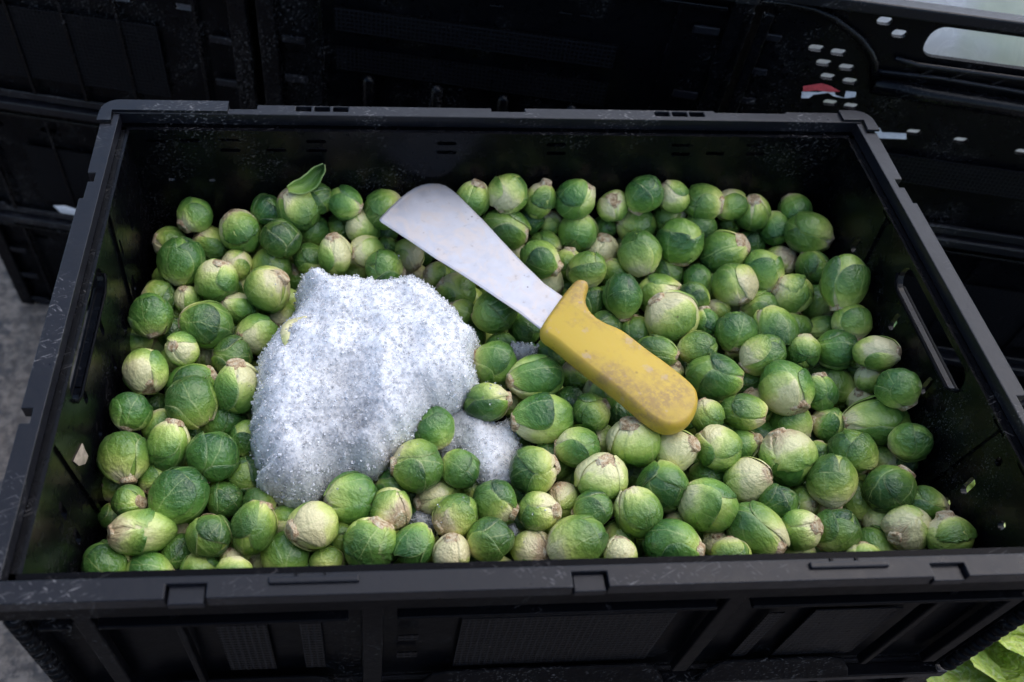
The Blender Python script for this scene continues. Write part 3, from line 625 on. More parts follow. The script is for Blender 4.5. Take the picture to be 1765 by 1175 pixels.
# centre x, y, z and radius (cm), length ratio, stem direction, paleness, layer, kind, place in the photograph
TABLE = [
(-24.18,16.57,-8.44,1.41,1.05,-0.61,-0.76,-0.22,0.60,0,'',335,373),
(-26.29,15.42,-10.40,1.37,1.05,-0.86,-0.04,0.51,0.40,1,'',293,420),
(-24.69,11.93,-9.00,1.77,1.12,0.00,-0.71,-0.70,0.15,0,'',314,452),
(-22.94,15.51,-10.56,1.48,1.05,-0.77,0.03,0.64,0.50,1,'',367,420),
(-20.46,15.34,-8.94,1.73,1.05,-0.46,0.39,0.80,0.60,0,'t',418,396),
(-18.32,16.75,-8.03,1.27,1.00,-0.31,0.04,-0.95,0.25,1,'',465,366),
(-17.13,14.08,-8.59,1.53,1.00,-0.05,-0.13,-0.99,0.35,0,'',485,414),
(-15.83,16.31,-7.34,1.68,1.10,-0.59,0.23,0.77,0.45,0,'f',517,357),
(-14.14,16.97,-6.84,1.12,1.00,-0.70,0.34,-0.63,0.35,1,'',545,345),
(-14.66,16.67,-10.13,1.30,1.05,-0.34,-0.41,-0.85,0.30,1,'',542,398),
(-11.96,16.64,-7.03,1.36,1.12,0.93,-0.36,-0.12,0.40,0,'',596,355),
(-12.49,16.93,-9.89,1.06,1.00,-0.31,-0.20,-0.93,0.30,2,'',585,391),
(-8.76,16.50,-7.50,1.56,1.10,0.94,0.21,0.27,0.50,1,'',661,364),
(-10.64,15.76,-8.81,1.38,1.20,-0.55,0.32,0.77,0.70,0,'',627,387),
(-12.80,12.78,-8.91,1.43,1.20,-0.15,0.35,0.92,0.75,0,'',583,437),
(-10.33,13.27,-9.09,1.35,1.15,-0.86,-0.46,0.24,0.85,0,'',629,437),
(-14.83,13.71,-10.40,1.28,1.05,0.97,0.18,-0.18,0.50,1,'',536,446),
(-18.20,13.36,-11.17,1.70,1.05,-0.91,0.29,-0.29,0.40,1,'',466,458),
(-20.77,13.04,-10.40,1.21,1.05,-0.74,-0.64,0.23,0.90,1,'',409,456),
(-21.83,9.96,-8.95,1.56,1.10,0.28,0.58,0.76,0.45,0,'',375,484),
(-17.82,9.09,-8.97,1.74,1.00,0.69,0.07,0.72,0.30,0,'v',463,498),
(-24.23,9.38,-10.42,1.08,1.15,-0.15,0.13,0.98,0.75,1,'',322,515),
(-26.47,9.29,-10.38,1.35,1.00,-0.87,0.08,-0.49,0.35,1,'',273,516),
(-26.29,6.37,-9.00,1.51,1.15,0.27,-0.75,-0.60,0.25,0,'',261,545),
(-22.29,5.50,-8.98,1.80,1.12,-0.93,-0.07,0.35,0.30,0,'',354,560),
(-20.17,8.52,-10.51,1.35,1.20,-0.77,-0.05,0.64,0.80,1,'',413,530),
(-18.69,5.74,-10.40,1.49,1.05,-0.81,-0.56,0.18,0.65,1,'l',440,578),
(-23.71,3.13,-8.88,1.17,1.05,-0.39,-0.40,0.83,0.70,0,'',314,604),
(-25.45,7.36,-12.20,1.17,1.00,-0.90,-0.02,-0.43,0.35,2,'',297,575),
(-25.97,1.21,-9.00,1.52,1.05,0.25,-0.95,-0.16,0.70,0,'',252,640),
(-22.67,5.19,-12.20,0.89,1.00,-0.03,0.23,0.97,0.90,2,'',355,612),
(-20.40,3.63,-10.44,1.46,1.00,-0.93,0.24,-0.29,0.40,1,'',401,612),
(-20.64,7.57,-12.31,0.91,1.00,-0.21,0.96,0.19,0.20,2,'',406,571),
(-22.97,1.28,-10.64,1.72,1.25,0.91,0.30,0.27,0.35,1,'',332,659),
(-22.48,-1.59,-8.88,1.68,1.08,0.48,-0.66,-0.58,0.25,0,'',334,695),
(-19.44,-0.44,-8.77,1.66,1.15,-0.02,0.54,0.84,0.55,0,'l',408,672),
(-26.50,-2.37,-8.98,1.30,1.00,-0.32,-0.87,-0.38,0.20,0,'',226,712),
(-25.71,0.56,-12.20,0.93,1.00,-0.10,0.99,0.10,0.15,2,'',271,698),
(-24.72,-2.53,-10.46,1.21,1.00,-0.52,0.83,0.21,0.30,1,'',277,735),
(-23.59,-4.94,-9.01,1.55,1.25,0.21,0.79,0.58,0.65,0,'',292,766),
(-20.53,-1.84,-11.11,1.56,1.05,-0.92,-0.10,-0.39,0.15,1,'v',386,724),
(-18.86,-3.67,-10.40,1.12,1.20,-0.26,-0.87,-0.41,0.50,1,'',423,756),
(-20.66,-6.10,-8.94,1.61,1.05,-0.39,-0.54,-0.74,0.30,0,'',368,790),
(-26.33,-5.95,-8.96,1.60,1.12,0.23,-0.94,-0.24,0.15,0,'v',217,789),
(-18.58,-6.63,-10.54,1.29,1.05,0.86,0.25,-0.45,0.25,1,'',423,821),
(-24.50,-6.67,-10.47,1.08,1.15,-0.52,-0.85,-0.13,0.75,1,'',269,824),
(-25.53,-9.23,-9.00,1.03,1.00,0.92,-0.20,0.33,0.25,0,'',225,867),
(-22.53,-8.97,-9.01,1.78,1.15,-0.68,-0.72,-0.13,0.25,0,'',307,858),
(-19.84,-8.49,-10.40,1.15,1.00,-0.84,0.01,-0.54,0.30,1,'',388,862),
(-24.48,-11.47,-8.82,1.65,1.40,-0.85,-0.29,0.43,0.60,0,'b',245,917),
(-20.33,-11.69,-8.96,1.34,1.03,-0.22,0.97,-0.15,0.30,0,'',361,922),
(-17.63,-11.17,-9.00,1.53,1.20,0.28,0.87,0.42,0.40,0,'',438,907),
(-26.54,-13.05,-10.14,1.44,1.10,0.84,-0.41,-0.34,0.50,1,'',186,975),
(-23.92,-13.65,-10.43,1.37,1.15,0.97,-0.13,-0.19,0.70,1,'',263,988),
(-22.51,-12.06,-10.72,1.10,1.00,-0.95,0.16,-0.28,0.25,1,'',304,958),
(-20.94,-13.37,-10.43,1.16,1.05,-0.06,0.99,-0.08,0.40,1,'',342,979),
(-19.10,-12.83,-10.40,0.80,1.20,-0.08,0.64,0.77,0.85,1,'',398,967),
(-18.59,-14.39,-9.00,1.06,1.00,-0.05,0.99,-0.09,0.50,0,'',404,990),
(-17.51,-12.15,-12.20,0.68,1.00,-0.79,-0.10,0.61,0.90,2,'',448,970),
(-15.69,-12.47,-10.81,1.52,1.05,-0.36,-0.52,-0.77,0.35,1,'',496,956),
(-14.06,-11.37,-8.79,1.57,1.15,-0.78,-0.45,0.44,0.90,0,'',533,911),
(-15.80,-10.14,-10.39,1.06,1.10,-0.95,-0.26,0.18,0.70,1,'',492,900),
(-17.45,-8.94,-10.41,1.14,1.10,0.94,-0.33,0.04,0.50,1,'',451,872),
(-16.16,-8.27,-12.20,0.79,1.00,-0.03,1.00,-0.02,0.15,2,'',489,878),
(-11.59,-9.34,-9.00,1.61,1.15,-0.97,-0.24,0.11,0.45,0,'',605,860),
(-8.82,-7.50,-10.77,1.18,1.00,-0.90,0.23,-0.36,0.25,1,'',679,836),
(-9.04,-10.23,-8.98,1.31,1.00,0.52,-0.76,0.40,0.75,0,'b',671,880),
(-13.05,-13.15,-10.40,1.03,1.00,-0.01,-0.99,-0.14,0.80,1,'',565,970),
(-12.20,-11.34,-10.45,1.12,1.00,0.01,1.00,0.06,0.30,1,'',588,926),
(-10.32,-12.63,-9.00,1.63,1.10,0.51,0.66,0.55,0.60,0,'t',640,937),
(-7.53,-12.69,-9.00,1.24,1.20,0.52,0.83,0.22,0.30,0,'l',716,938),
(-5.31,-13.35,-9.00,1.20,1.05,0.05,0.55,0.83,0.90,0,'',778,953),
(-4.91,-10.79,-9.00,1.46,1.10,-0.80,-0.60,0.04,0.50,0,'b',784,890),
(-5.90,-8.42,-10.70,1.33,1.30,-0.94,-0.34,-0.05,0.85,1,'',749,854),
(-7.29,-7.15,-8.71,1.65,1.05,-1.00,-0.01,0.05,0.50,0,'',715,808),
(-4.38,-7.25,-9.00,1.28,1.05,-0.81,0.58,0.01,0.35,0,'',791,808),
(-5.87,-3.97,-9.00,1.44,1.10,0.49,-0.75,-0.45,0.35,0,'',748,738),
(-1.87,-1.82,-9.00,1.48,1.25,0.98,0.05,0.21,0.40,0,'',842,693),
(1.64,0.20,-8.98,1.81,1.30,-0.99,-0.13,0.05,0.60,0,'',919,652),
(1.79,-3.32,-9.00,1.87,1.25,-1.00,-0.09,0.00,0.55,0,'',935,722),
(0.69,-7.49,-9.00,1.63,1.02,0.95,0.28,0.15,0.40,0,'',921,811),
(-2.10,-9.85,-9.00,1.36,1.10,0.85,-0.51,-0.14,0.30,0,'',856,866),
(-2.88,-12.54,-9.00,1.43,1.08,-0.81,-0.03,-0.59,0.25,0,'',842,931),
(-1.13,1.65,-9.02,1.57,1.05,-0.93,0.36,0.11,0.20,0,'v',853,627),
(-0.18,4.68,-10.54,1.07,1.00,0.07,0.96,0.27,0.20,1,'',862,592),
(-0.65,6.60,-8.93,1.69,1.05,-0.73,0.19,-0.66,0.20,0,'',852,539),
(-3.22,10.09,-10.40,1.39,1.10,-0.86,0.43,0.27,0.45,1,'',786,502),
(-3.07,7.69,-10.40,1.18,1.00,-0.85,0.23,0.47,0.85,1,'',793,541),
(-4.70,11.88,-10.40,1.04,1.10,-0.89,0.00,0.45,0.85,1,'',752,474),
(1.92,6.34,-10.40,1.27,1.10,-0.08,0.96,0.26,0.25,1,'',905,563),
(3.58,3.72,-10.40,1.19,1.10,-0.06,0.97,0.23,0.25,1,'',949,608),
(5.08,1.53,-10.40,1.17,1.15,-0.26,0.41,0.88,0.80,1,'b',990,647),
(6.78,-0.16,-10.40,1.24,1.10,-0.40,0.52,0.75,0.85,1,'',1035,678),
(5.40,-2.86,-8.94,1.27,1.05,0.87,0.33,0.38,0.30,0,'',1021,712),
(4.31,-0.91,-10.40,1.10,1.10,-0.80,0.36,-0.48,0.30,1,'',981,693),
(3.82,-5.80,-8.87,1.39,1.10,-0.94,0.19,-0.27,0.50,0,'l',993,776),
(2.56,-5.52,-11.04,1.43,1.00,-0.82,-0.01,-0.57,0.20,1,'',957,792),
(6.20,-4.08,-10.58,1.12,1.10,-0.93,-0.19,0.32,0.85,1,'',1037,756),
(7.89,-5.24,-8.98,1.69,1.00,-0.21,0.48,0.85,1.00,0,'',1090,759),
(10.71,-6.08,-9.00,1.48,1.10,0.60,-0.16,0.78,0.80,0,'',1164,776),
(5.17,-8.12,-8.92,1.59,1.00,0.15,0.36,0.92,0.75,0,'',1033,819),
(8.32,-5.92,-12.20,1.16,1.00,-0.64,0.12,-0.76,0.20,2,'',1086,815),
(9.22,-8.84,-9.03,1.63,1.03,0.04,1.00,-0.02,0.30,0,'',1144,838),
(2.73,-8.97,-10.40,1.14,1.10,-0.52,0.56,0.65,0.85,1,'b',972,861),
(0.64,-10.60,-9.00,1.28,1.15,0.85,-0.19,0.49,0.90,0,'',930,882),
(4.12,-10.52,-9.00,1.25,1.10,-0.74,0.03,-0.67,0.30,0,'',1019,880),
(7.04,-10.83,-8.81,1.55,1.10,-0.33,0.83,0.44,0.40,0,'',1096,885),
(2.66,-12.82,-9.00,1.73,1.20,-0.89,-0.26,-0.37,0.45,0,'',994,930),
(0.15,-12.53,-10.40,1.28,1.05,0.62,-0.58,0.53,0.90,1,'b',918,946),
(6.04,-11.70,-10.80,1.08,1.00,-0.79,-0.03,-0.62,0.60,1,'',1068,923),
(5.40,-13.73,-9.00,1.06,1.10,-0.06,0.73,0.68,0.80,0,'',1069,955),
(9.05,-13.22,-9.00,1.67,1.20,0.87,-0.43,0.25,0.50,0,'',1163,940),
(8.17,-11.61,-12.20,0.79,1.00,0.17,0.98,-0.04,0.50,2,'',1110,940),
(11.86,-10.49,-8.78,1.76,1.02,-0.79,0.61,-0.03,0.55,0,'',1216,872),
(10.43,-10.83,-10.86,1.05,1.10,-0.93,0.37,0.06,0.60,1,'',1175,902),
(15.19,-8.50,-8.84,1.41,1.22,0.58,-0.29,0.76,0.85,0,'l',1291,829),
(16.73,-10.34,-9.00,1.20,1.05,-0.52,0.14,-0.84,0.35,0,'',1341,868),
(14.75,-12.32,-8.99,1.81,1.35,0.59,-0.80,0.14,0.35,0,'v',1306,914),
(12.47,-12.33,-10.40,0.92,1.00,-0.28,0.21,0.94,0.80,1,'',1235,933),
(12.56,-13.93,-9.00,1.11,1.00,0.18,0.98,0.07,0.50,0,'',1260,955),
(15.29,-9.57,-10.79,1.03,1.10,0.98,-0.12,0.17,0.50,1,'',1284,868),
(13.37,-7.13,-11.06,1.31,1.05,-0.50,0.76,-0.41,0.25,1,'',1221,819),
(13.64,-6.11,-8.71,1.56,1.10,-0.62,0.73,0.29,0.65,0,'',1236,776),
(16.40,-4.80,-10.61,1.29,1.10,0.70,-0.08,0.71,0.75,1,'',1280,766),
(18.49,-6.66,-9.00,1.81,1.20,-0.41,0.70,0.59,0.70,0,'b',1356,785),
(18.67,-3.13,-12.21,1.30,1.00,0.22,0.97,0.09,0.15,2,'',1308,755),
(16.38,-3.06,-8.89,1.37,1.25,0.83,-0.45,0.33,0.60,0,'',1282,713),
(13.66,-3.17,-9.00,1.16,1.10,-0.31,0.85,0.43,0.40,0,'',1218,715),
(18.80,-0.92,-11.04,1.26,1.10,-0.57,0.55,0.60,0.85,1,'b',1308,693),
(19.93,-1.29,-8.54,1.85,1.15,0.29,-0.95,-0.10,0.80,0,'',1352,674),
(20.77,-2.99,-10.84,1.41,1.05,0.52,-0.85,-0.12,0.60,1,'',1365,729),
(22.76,-1.24,-9.01,1.23,1.30,-0.07,0.83,0.56,0.50,0,'',1414,675),
(25.03,0.89,-10.98,1.74,1.25,0.82,-0.55,0.15,0.25,1,'',1435,660),
(23.25,-3.13,-10.40,1.28,1.10,-0.99,0.12,0.12,0.80,1,'b',1427,730),
(21.69,-5.70,-10.41,0.95,1.00,0.25,0.96,0.09,0.40,1,'',1411,782),
(23.28,-6.62,-9.00,1.54,1.05,0.65,-0.76,-0.03,0.35,0,'',1470,782),
(20.93,-8.96,-8.82,1.69,1.15,-0.07,-0.90,-0.43,0.50,0,'v',1431,834),
(25.91,-3.96,-9.03,1.87,1.35,-0.94,0.13,-0.32,0.45,0,'l',1512,727),
(26.61,-3.13,-6.22,1.42,1.05,0.46,-0.81,-0.37,0.45,0,'',1546,675),
(26.86,-0.06,-8.87,1.12,1.10,-0.56,0.25,0.79,0.80,1,'',1497,654),
(26.56,-0.99,-10.50,1.00,1.10,-0.35,0.23,0.91,0.80,1,'',1481,685),
(26.74,-6.61,-7.63,1.28,1.10,-0.51,0.18,-0.84,0.30,1,'',1568,762),
(26.38,-6.20,-10.63,1.17,1.30,0.54,-0.77,0.33,0.80,1,'',1525,790),
(27.34,-7.13,-9.66,0.65,1.00,0.28,0.95,0.09,0.20,2,'',1558,799),
(24.66,-9.55,-8.71,1.53,1.10,0.67,0.46,0.59,0.30,0,'',1535,845),
(26.79,-10.81,-8.76,1.20,1.10,0.87,-0.47,0.13,0.30,1,'',1592,867),
(23.48,-9.24,-11.16,1.46,1.20,0.28,-0.91,-0.31,0.50,1,'',1478,868),
(24.37,-11.01,-10.62,1.07,1.10,-0.79,-0.47,-0.38,0.55,1,'',1512,899),
(24.85,-12.50,-8.92,1.49,1.05,-0.84,-0.53,0.14,0.90,0,'b',1565,916),
(26.61,-13.61,-7.69,1.37,1.05,-0.16,0.82,0.55,0.50,0,'t',1631,921),
(17.58,-12.40,-8.84,1.25,1.10,0.62,-0.15,0.77,0.70,0,'v',1378,913),
(20.05,-12.50,-9.05,1.44,1.10,-0.72,-0.20,-0.66,0.20,0,'v',1442,918),
(19.61,-9.31,-10.81,0.96,1.00,0.63,-0.39,0.67,0.70,1,'',1390,862),
(23.45,-12.87,-11.04,1.44,1.10,0.68,-0.69,0.24,0.55,1,'',1509,942),
(21.17,-14.56,-8.98,1.11,1.00,0.17,0.97,0.17,0.70,0,'',1487,962),
(17.96,-13.28,-10.66,1.00,1.00,0.16,0.97,0.17,0.70,1,'',1378,952),
(9.59,7.90,-8.84,1.68,1.15,0.08,-0.75,-0.65,0.30,0,'',1069,516),
(7.78,8.84,-10.55,1.21,1.25,0.02,-0.68,-0.74,0.45,1,'',1025,523),
(8.24,6.30,-10.60,1.28,1.00,-0.65,0.23,-0.72,0.35,1,'',1044,564),
(10.56,5.83,-10.64,1.28,1.10,-0.06,0.94,0.35,0.40,1,'',1095,572),
(13.00,6.06,-8.88,2.02,1.02,-0.69,0.41,0.60,0.75,0,'',1151,546),
(13.32,9.59,-10.40,1.74,1.10,0.79,-0.28,0.54,0.50,1,'',1136,509),
(15.45,8.12,-9.00,1.15,1.10,0.77,-0.52,-0.36,0.15,0,'',1196,512),
(15.83,5.64,-9.02,1.03,1.20,-0.08,0.89,0.44,0.30,0,'',1219,554),
(17.00,11.00,-10.40,1.34,1.20,0.19,-0.93,-0.32,0.50,1,'',1205,487),
(19.08,9.26,-8.85,1.72,1.03,0.29,-0.94,-0.18,0.80,0,'',1267,494),
(17.87,8.11,-10.63,0.94,1.10,-0.79,0.46,0.41,0.70,1,'',1238,533),
(17.85,4.44,-8.98,1.51,1.05,-0.20,-0.76,-0.61,0.45,0,'',1268,574),
(11.32,2.68,-9.00,1.35,1.40,0.88,-0.46,0.15,0.40,0,'',1133,605),
(14.38,2.93,-8.99,1.31,1.20,-0.95,0.04,-0.31,0.60,0,'',1202,603),
(15.10,0.13,-9.01,1.84,1.15,0.95,-0.25,0.17,0.40,0,'',1230,648),
(12.63,1.82,-10.40,0.88,1.10,0.18,0.12,0.98,0.85,1,'',1158,640),
(14.37,3.36,-12.20,1.00,1.00,0.18,0.97,0.16,0.30,2,'',1177,637),
(19.06,1.89,-8.71,1.56,1.20,-0.82,-0.34,-0.47,0.70,0,'',1309,617),
(18.97,4.88,-12.20,0.65,1.00,-0.19,0.39,0.90,0.80,2,'',1266,610),
(20.87,4.66,-9.00,1.75,1.10,-0.21,0.91,0.35,0.35,0,'l',1332,569),
(21.28,8.07,-10.49,1.50,1.10,-0.92,-0.11,-0.37,0.75,1,'',1308,533),
(23.58,8.43,-8.98,1.49,1.05,-0.85,0.50,0.18,0.80,0,'t',1364,506),
(26.51,8.65,-10.40,1.42,1.10,0.51,-0.83,-0.22,0.40,1,'',1412,523),
(26.19,7.02,-6.19,1.87,1.20,-0.13,-0.75,-0.65,0.40,0,'',1455,487),
(26.58,4.29,-7.91,1.42,1.10,0.04,-0.90,-0.43,0.60,0,'',1465,563),
(25.74,5.65,-10.32,1.25,1.10,-0.95,-0.20,-0.24,0.55,1,'',1413,570),
(23.58,6.16,-10.48,1.20,1.00,0.23,0.95,0.22,0.35,1,'',1372,565),
(22.49,2.35,-8.73,1.27,1.05,0.15,0.91,0.39,0.40,0,'',1382,609),
(24.99,2.38,-8.59,1.40,1.10,-0.82,0.36,-0.44,0.40,0,'',1442,607),
(26.63,0.48,-6.63,1.39,1.20,0.66,-0.47,0.58,0.70,0,'',1512,610),
(22.50,2.62,-10.99,1.26,1.10,0.58,-0.82,0.02,0.70,1,'',1367,628),
(27.10,1.79,-10.25,0.89,1.00,0.21,0.94,0.28,0.30,2,'',1471,638),
(10.14,16.75,-7.23,1.25,1.02,-0.25,-0.35,0.90,0.75,0,'',1058,354),
(12.33,16.52,-5.90,1.52,1.12,-0.40,-0.31,-0.86,0.55,0,'',1112,337),
(14.88,16.76,-6.18,1.29,1.10,-0.67,0.51,0.55,0.60,1,'',1156,338),
(6.73,16.47,-6.37,1.56,1.10,0.56,0.24,0.79,0.50,0,'',992,346),
(9.93,16.92,-9.85,1.04,1.05,0.10,0.91,0.40,0.20,1,'',1041,392),
(12.44,16.47,-9.29,1.53,1.20,-0.96,0.24,0.12,0.50,1,'',1095,390),
(15.26,16.72,-8.71,1.28,1.10,0.59,0.03,0.81,0.70,1,'',1153,378),
(17.59,16.56,-6.62,1.54,1.15,0.88,-0.45,0.17,0.40,1,'',1213,353),
(17.57,15.51,-8.42,1.36,1.10,0.11,0.86,0.50,0.25,0,'',1206,386),
(20.07,16.76,-7.09,1.31,1.10,-0.99,-0.12,-0.11,0.85,1,'',1263,355),
(22.15,16.52,-7.71,1.47,1.08,-0.29,0.01,0.96,0.45,0,'',1292,365),
(20.75,16.97,-9.64,1.00,1.00,0.15,0.90,0.42,0.35,1,'',1254,389),
(24.30,15.81,-8.76,1.33,1.20,-0.24,0.74,0.63,0.50,0,'',1338,388),
(25.88,16.73,-7.64,1.33,1.10,-0.35,0.86,0.36,0.30,1,'',1366,366),
(26.29,13.92,-7.61,1.73,1.20,0.76,-0.65,0.05,0.40,0,'',1396,407),
(26.31,11.47,-9.05,1.39,1.10,-0.28,0.93,0.23,0.30,0,'',1400,455),
(22.74,15.67,-10.50,1.20,1.10,0.12,-0.80,-0.59,0.40,1,'',1295,419),
(24.69,13.47,-10.40,1.33,1.10,0.46,-0.05,0.89,0.90,1,'b',1345,450),
(25.70,16.82,-12.20,0.88,1.00,-0.17,0.39,0.91,0.95,2,'',1332,428),
(21.84,10.82,-9.00,1.70,1.10,0.41,-0.83,-0.38,0.55,0,'',1314,470),
(19.21,13.09,-9.00,1.83,1.15,0.68,-0.15,0.72,0.40,0,'',1248,435),
(15.43,13.71,-8.51,1.82,1.10,0.07,-0.55,-0.83,0.45,0,'t',1176,420),
(12.01,12.68,-8.81,1.71,1.15,0.22,-0.80,-0.56,0.45,0,'',1100,441),
(14.68,12.63,-11.18,1.51,1.05,-0.80,0.10,-0.59,0.50,1,'',1148,469),
(9.47,14.75,-10.40,1.32,1.10,0.05,0.33,0.94,0.80,1,'',1037,431),
(7.32,10.97,-9.00,1.49,1.00,0.14,-0.80,-0.58,0.45,0,'v',1012,467),
(10.24,12.50,-10.78,1.21,1.05,-0.51,0.65,0.57,0.45,1,'',1063,467),
(-1.68,16.61,-6.49,1.41,1.20,0.30,0.43,0.85,0.55,0,'',815,343),
(1.09,16.53,-5.87,1.50,1.05,-0.63,-0.43,-0.65,0.65,0,'',875,337),
(3.85,16.65,-6.48,1.37,1.30,0.26,0.33,0.91,0.55,0,'t',931,343),
(1.12,15.39,-8.66,1.77,1.25,0.97,-0.21,-0.15,0.30,0,'',876,396),
(3.29,16.83,-8.88,1.17,1.05,-0.77,0.19,-0.61,0.35,1,'',907,380),
(5.25,16.94,-9.44,1.03,1.10,-0.53,0.32,0.78,0.95,1,'',948,390),
(7.28,15.68,-9.08,1.55,1.10,0.08,0.67,0.74,0.60,0,'',995,396),
(4.70,15.11,-10.41,1.37,1.10,0.94,-0.30,-0.18,0.35,1,'',941,421),
(2.16,15.09,-11.06,1.18,1.20,-0.23,0.27,0.93,0.80,1,'',885,431),
(3.65,11.82,-8.62,1.54,1.15,0.79,-0.61,-0.08,0.45,0,'',934,453),
(4.37,12.02,-11.17,1.49,1.20,0.65,-0.75,-0.10,0.90,1,'',940,478),
(6.44,13.14,-10.41,1.25,1.10,-0.00,0.71,0.70,0.35,1,'',977,458),
(-6.84,14.05,-10.30,1.29,1.15,0.41,-0.90,-0.16,0.75,1,'',700,438),
(-8.84,11.19,-8.98,1.47,1.10,0.90,-0.04,-0.43,0.50,0,'',661,460),
(-8.65,14.93,-10.38,0.96,1.00,0.01,0.93,0.37,0.40,1,'',668,423),
(-8.79,16.77,-9.98,1.26,1.00,0.01,0.92,0.39,0.20,2,'',661,398),
(-5.62,16.40,-12.20,1.19,1.00,0.03,0.93,0.37,0.20,2,'',726,433),
(6.57,12.05,-12.27,1.07,1.00,0.09,0.94,0.34,0.40,2,'',980,497),
(8.17,-0.81,-12.05,1.18,1.00,0.15,0.98,0.10,0.20,2,'',1066,712),
(9.88,-0.63,-12.35,0.79,1.10,-0.52,0.68,0.52,0.70,2,'',1092,712),
(13.77,-1.70,-12.20,0.87,1.00,0.08,0.91,0.39,0.65,2,'',1190,729),
(13.25,-4.80,-12.20,0.85,1.00,0.09,0.93,0.36,0.60,2,'',1195,790),
(17.17,0.45,-12.20,0.80,1.00,-0.14,0.53,0.83,0.85,2,'',1253,688),
(16.30,-1.79,-12.20,1.09,1.00,0.21,0.97,0.10,0.20,2,'',1247,730),
(18.64,1.21,-11.02,1.15,1.05,0.17,0.95,0.26,0.25,1,'',1294,660),
(22.47,-3.31,-12.20,0.78,1.00,0.20,0.96,0.20,0.20,2,'',1394,757),
(26.41,-0.04,-12.49,0.72,1.00,-0.09,0.70,0.71,0.80,2,'',1451,695),
(8.16,15.93,-12.20,1.01,1.00,0.10,0.92,0.37,0.20,2,'',1000,440),
(-3.62,13.33,-12.20,1.07,1.00,-0.82,0.10,-0.56,0.20,2,'',770,478),
(31.15,-6.15,-11.90,0.99,1.03,0.59,0.21,0.78,0.15,2,'',1614,806),
(-5.71,23.70,-11.90,1.16,1.20,-0.95,-0.17,-0.26,0.15,2,'',718,330),
(-22.57,22.62,-11.90,1.18,1.03,-0.96,-0.26,-0.08,0.15,2,'',390,342),
(-3.39,23.72,-11.90,1.23,1.13,0.92,-0.07,-0.37,0.35,2,'',762,330),
(-10.10,-4.90,-11.90,1.06,1.13,0.36,0.77,0.53,0.85,2,'',642,798),
(-3.97,0.44,-11.90,1.16,1.17,0.55,-0.76,-0.34,0.35,2,'',782,690),
(32.11,-1.19,-11.90,1.13,1.09,-0.77,0.34,-0.54,0.15,2,'',1590,710),
(-2.07,6.50,-11.90,1.22,1.17,0.18,-0.96,0.20,0.15,2,'',814,582),
(-16.86,8.53,-11.90,1.22,1.17,-0.61,-0.72,0.34,0.70,2,'',490,550),
(32.13,7.71,-11.90,1.11,1.09,-0.76,0.64,-0.04,0.25,2,'',1518,558),
(-27.83,6.26,-11.90,1.04,1.01,0.29,-0.48,-0.83,0.85,2,'',238,590),
(31.11,16.38,-11.90,1.39,1.14,-0.99,-0.02,-0.13,0.25,2,'',1438,430),
(27.57,23.06,-11.90,1.46,1.04,0.23,0.41,0.88,0.85,2,'',1334,342),
(-11.37,13.58,-11.90,1.17,1.12,0.40,0.53,0.75,0.85,2,'',610,470),
(-20.75,22.63,-11.90,1.27,1.01,0.78,-0.15,-0.60,0.25,2,'',426,342),
(29.41,-6.90,-11.90,0.99,1.02,-0.92,-0.40,-0.03,0.25,2,'',1582,822),
(31.89,9.77,-11.90,1.15,1.02,0.80,-0.27,0.54,0.35,2,'',1498,526),
(-0.44,-10.06,-11.90,1.01,1.06,0.96,-0.18,-0.23,0.25,2,'',890,906),
(-6.33,13.55,-12.42,1.26,1.12,-0.61,-0.22,0.76,0.90,2,'',714,478),
(0.31,-3.54,-11.90,0.94,1.06,-0.66,-0.72,0.23,0.35,2,'',890,766),
(13.97,1.05,-11.90,1.06,1.00,0.88,-0.44,0.18,0.15,2,'',1182,674),
(1.79,5.66,-12.36,1.12,1.20,-0.63,0.18,0.76,0.70,2,'',898,602),
(-7.18,-9.18,-11.90,0.88,1.04,0.97,-0.22,0.13,0.15,2,'',718,890),
(-18.78,-0.58,-11.90,0.94,1.19,-0.04,-0.97,-0.23,0.70,2,'',434,714),
(-13.78,-7.42,-11.90,0.88,1.20,-1.00,0.06,0.06,0.15,2,'',550,854),
(-16.20,13.82,-12.69,1.27,1.13,-0.10,-0.13,0.99,0.25,2,'',510,478),
(-10.31,23.65,-11.90,1.27,1.01,0.04,0.53,0.84,0.50,2,'',630,330),
(-3.22,-7.30,-11.90,0.98,1.04,-0.62,-0.72,-0.30,0.25,2,'',814,846),
(-27.36,-8.67,-11.90,0.85,1.04,-0.01,0.89,0.45,0.25,2,'',194,890),
(-22.60,-2.13,-11.90,1.00,1.18,-0.05,0.79,0.61,0.35,2,'',338,746),
(-23.15,-9.81,-11.90,0.95,1.18,0.99,-0.05,-0.09,0.85,2,'',302,914),
(-27.57,-6.37,-11.90,1.04,1.08,-0.28,-0.72,-0.64,0.50,2,'',198,838),
(-23.16,20.23,-11.90,1.16,1.18,0.61,-0.79,0.03,0.35,2,'',374,374),
(11.23,-2.32,-11.90,1.01,1.06,-0.89,-0.12,0.43,0.50,2,'',1138,738),
(4.06,-6.29,-12.31,1.02,1.05,-0.61,-0.79,-0.09,0.50,2,'',986,826),
(32.11,3.56,-11.90,1.24,1.19,0.07,-0.36,0.93,0.85,2,'',1550,626),
(0.53,-0.05,-11.90,1.00,1.15,-0.78,0.33,0.54,0.35,2,'',886,698),
(-25.30,9.39,-12.27,1.16,1.13,0.88,0.47,0.02,0.70,2,'',306,542),
(20.37,-7.28,-11.90,1.01,1.16,-0.78,0.63,0.07,0.25,2,'',1378,834),
(11.00,23.87,-11.90,1.42,1.02,0.55,-0.59,0.60,0.90,2,'',1030,330),
(-0.11,20.08,-11.90,1.33,1.01,-0.72,0.57,0.39,0.25,2,'',830,378),
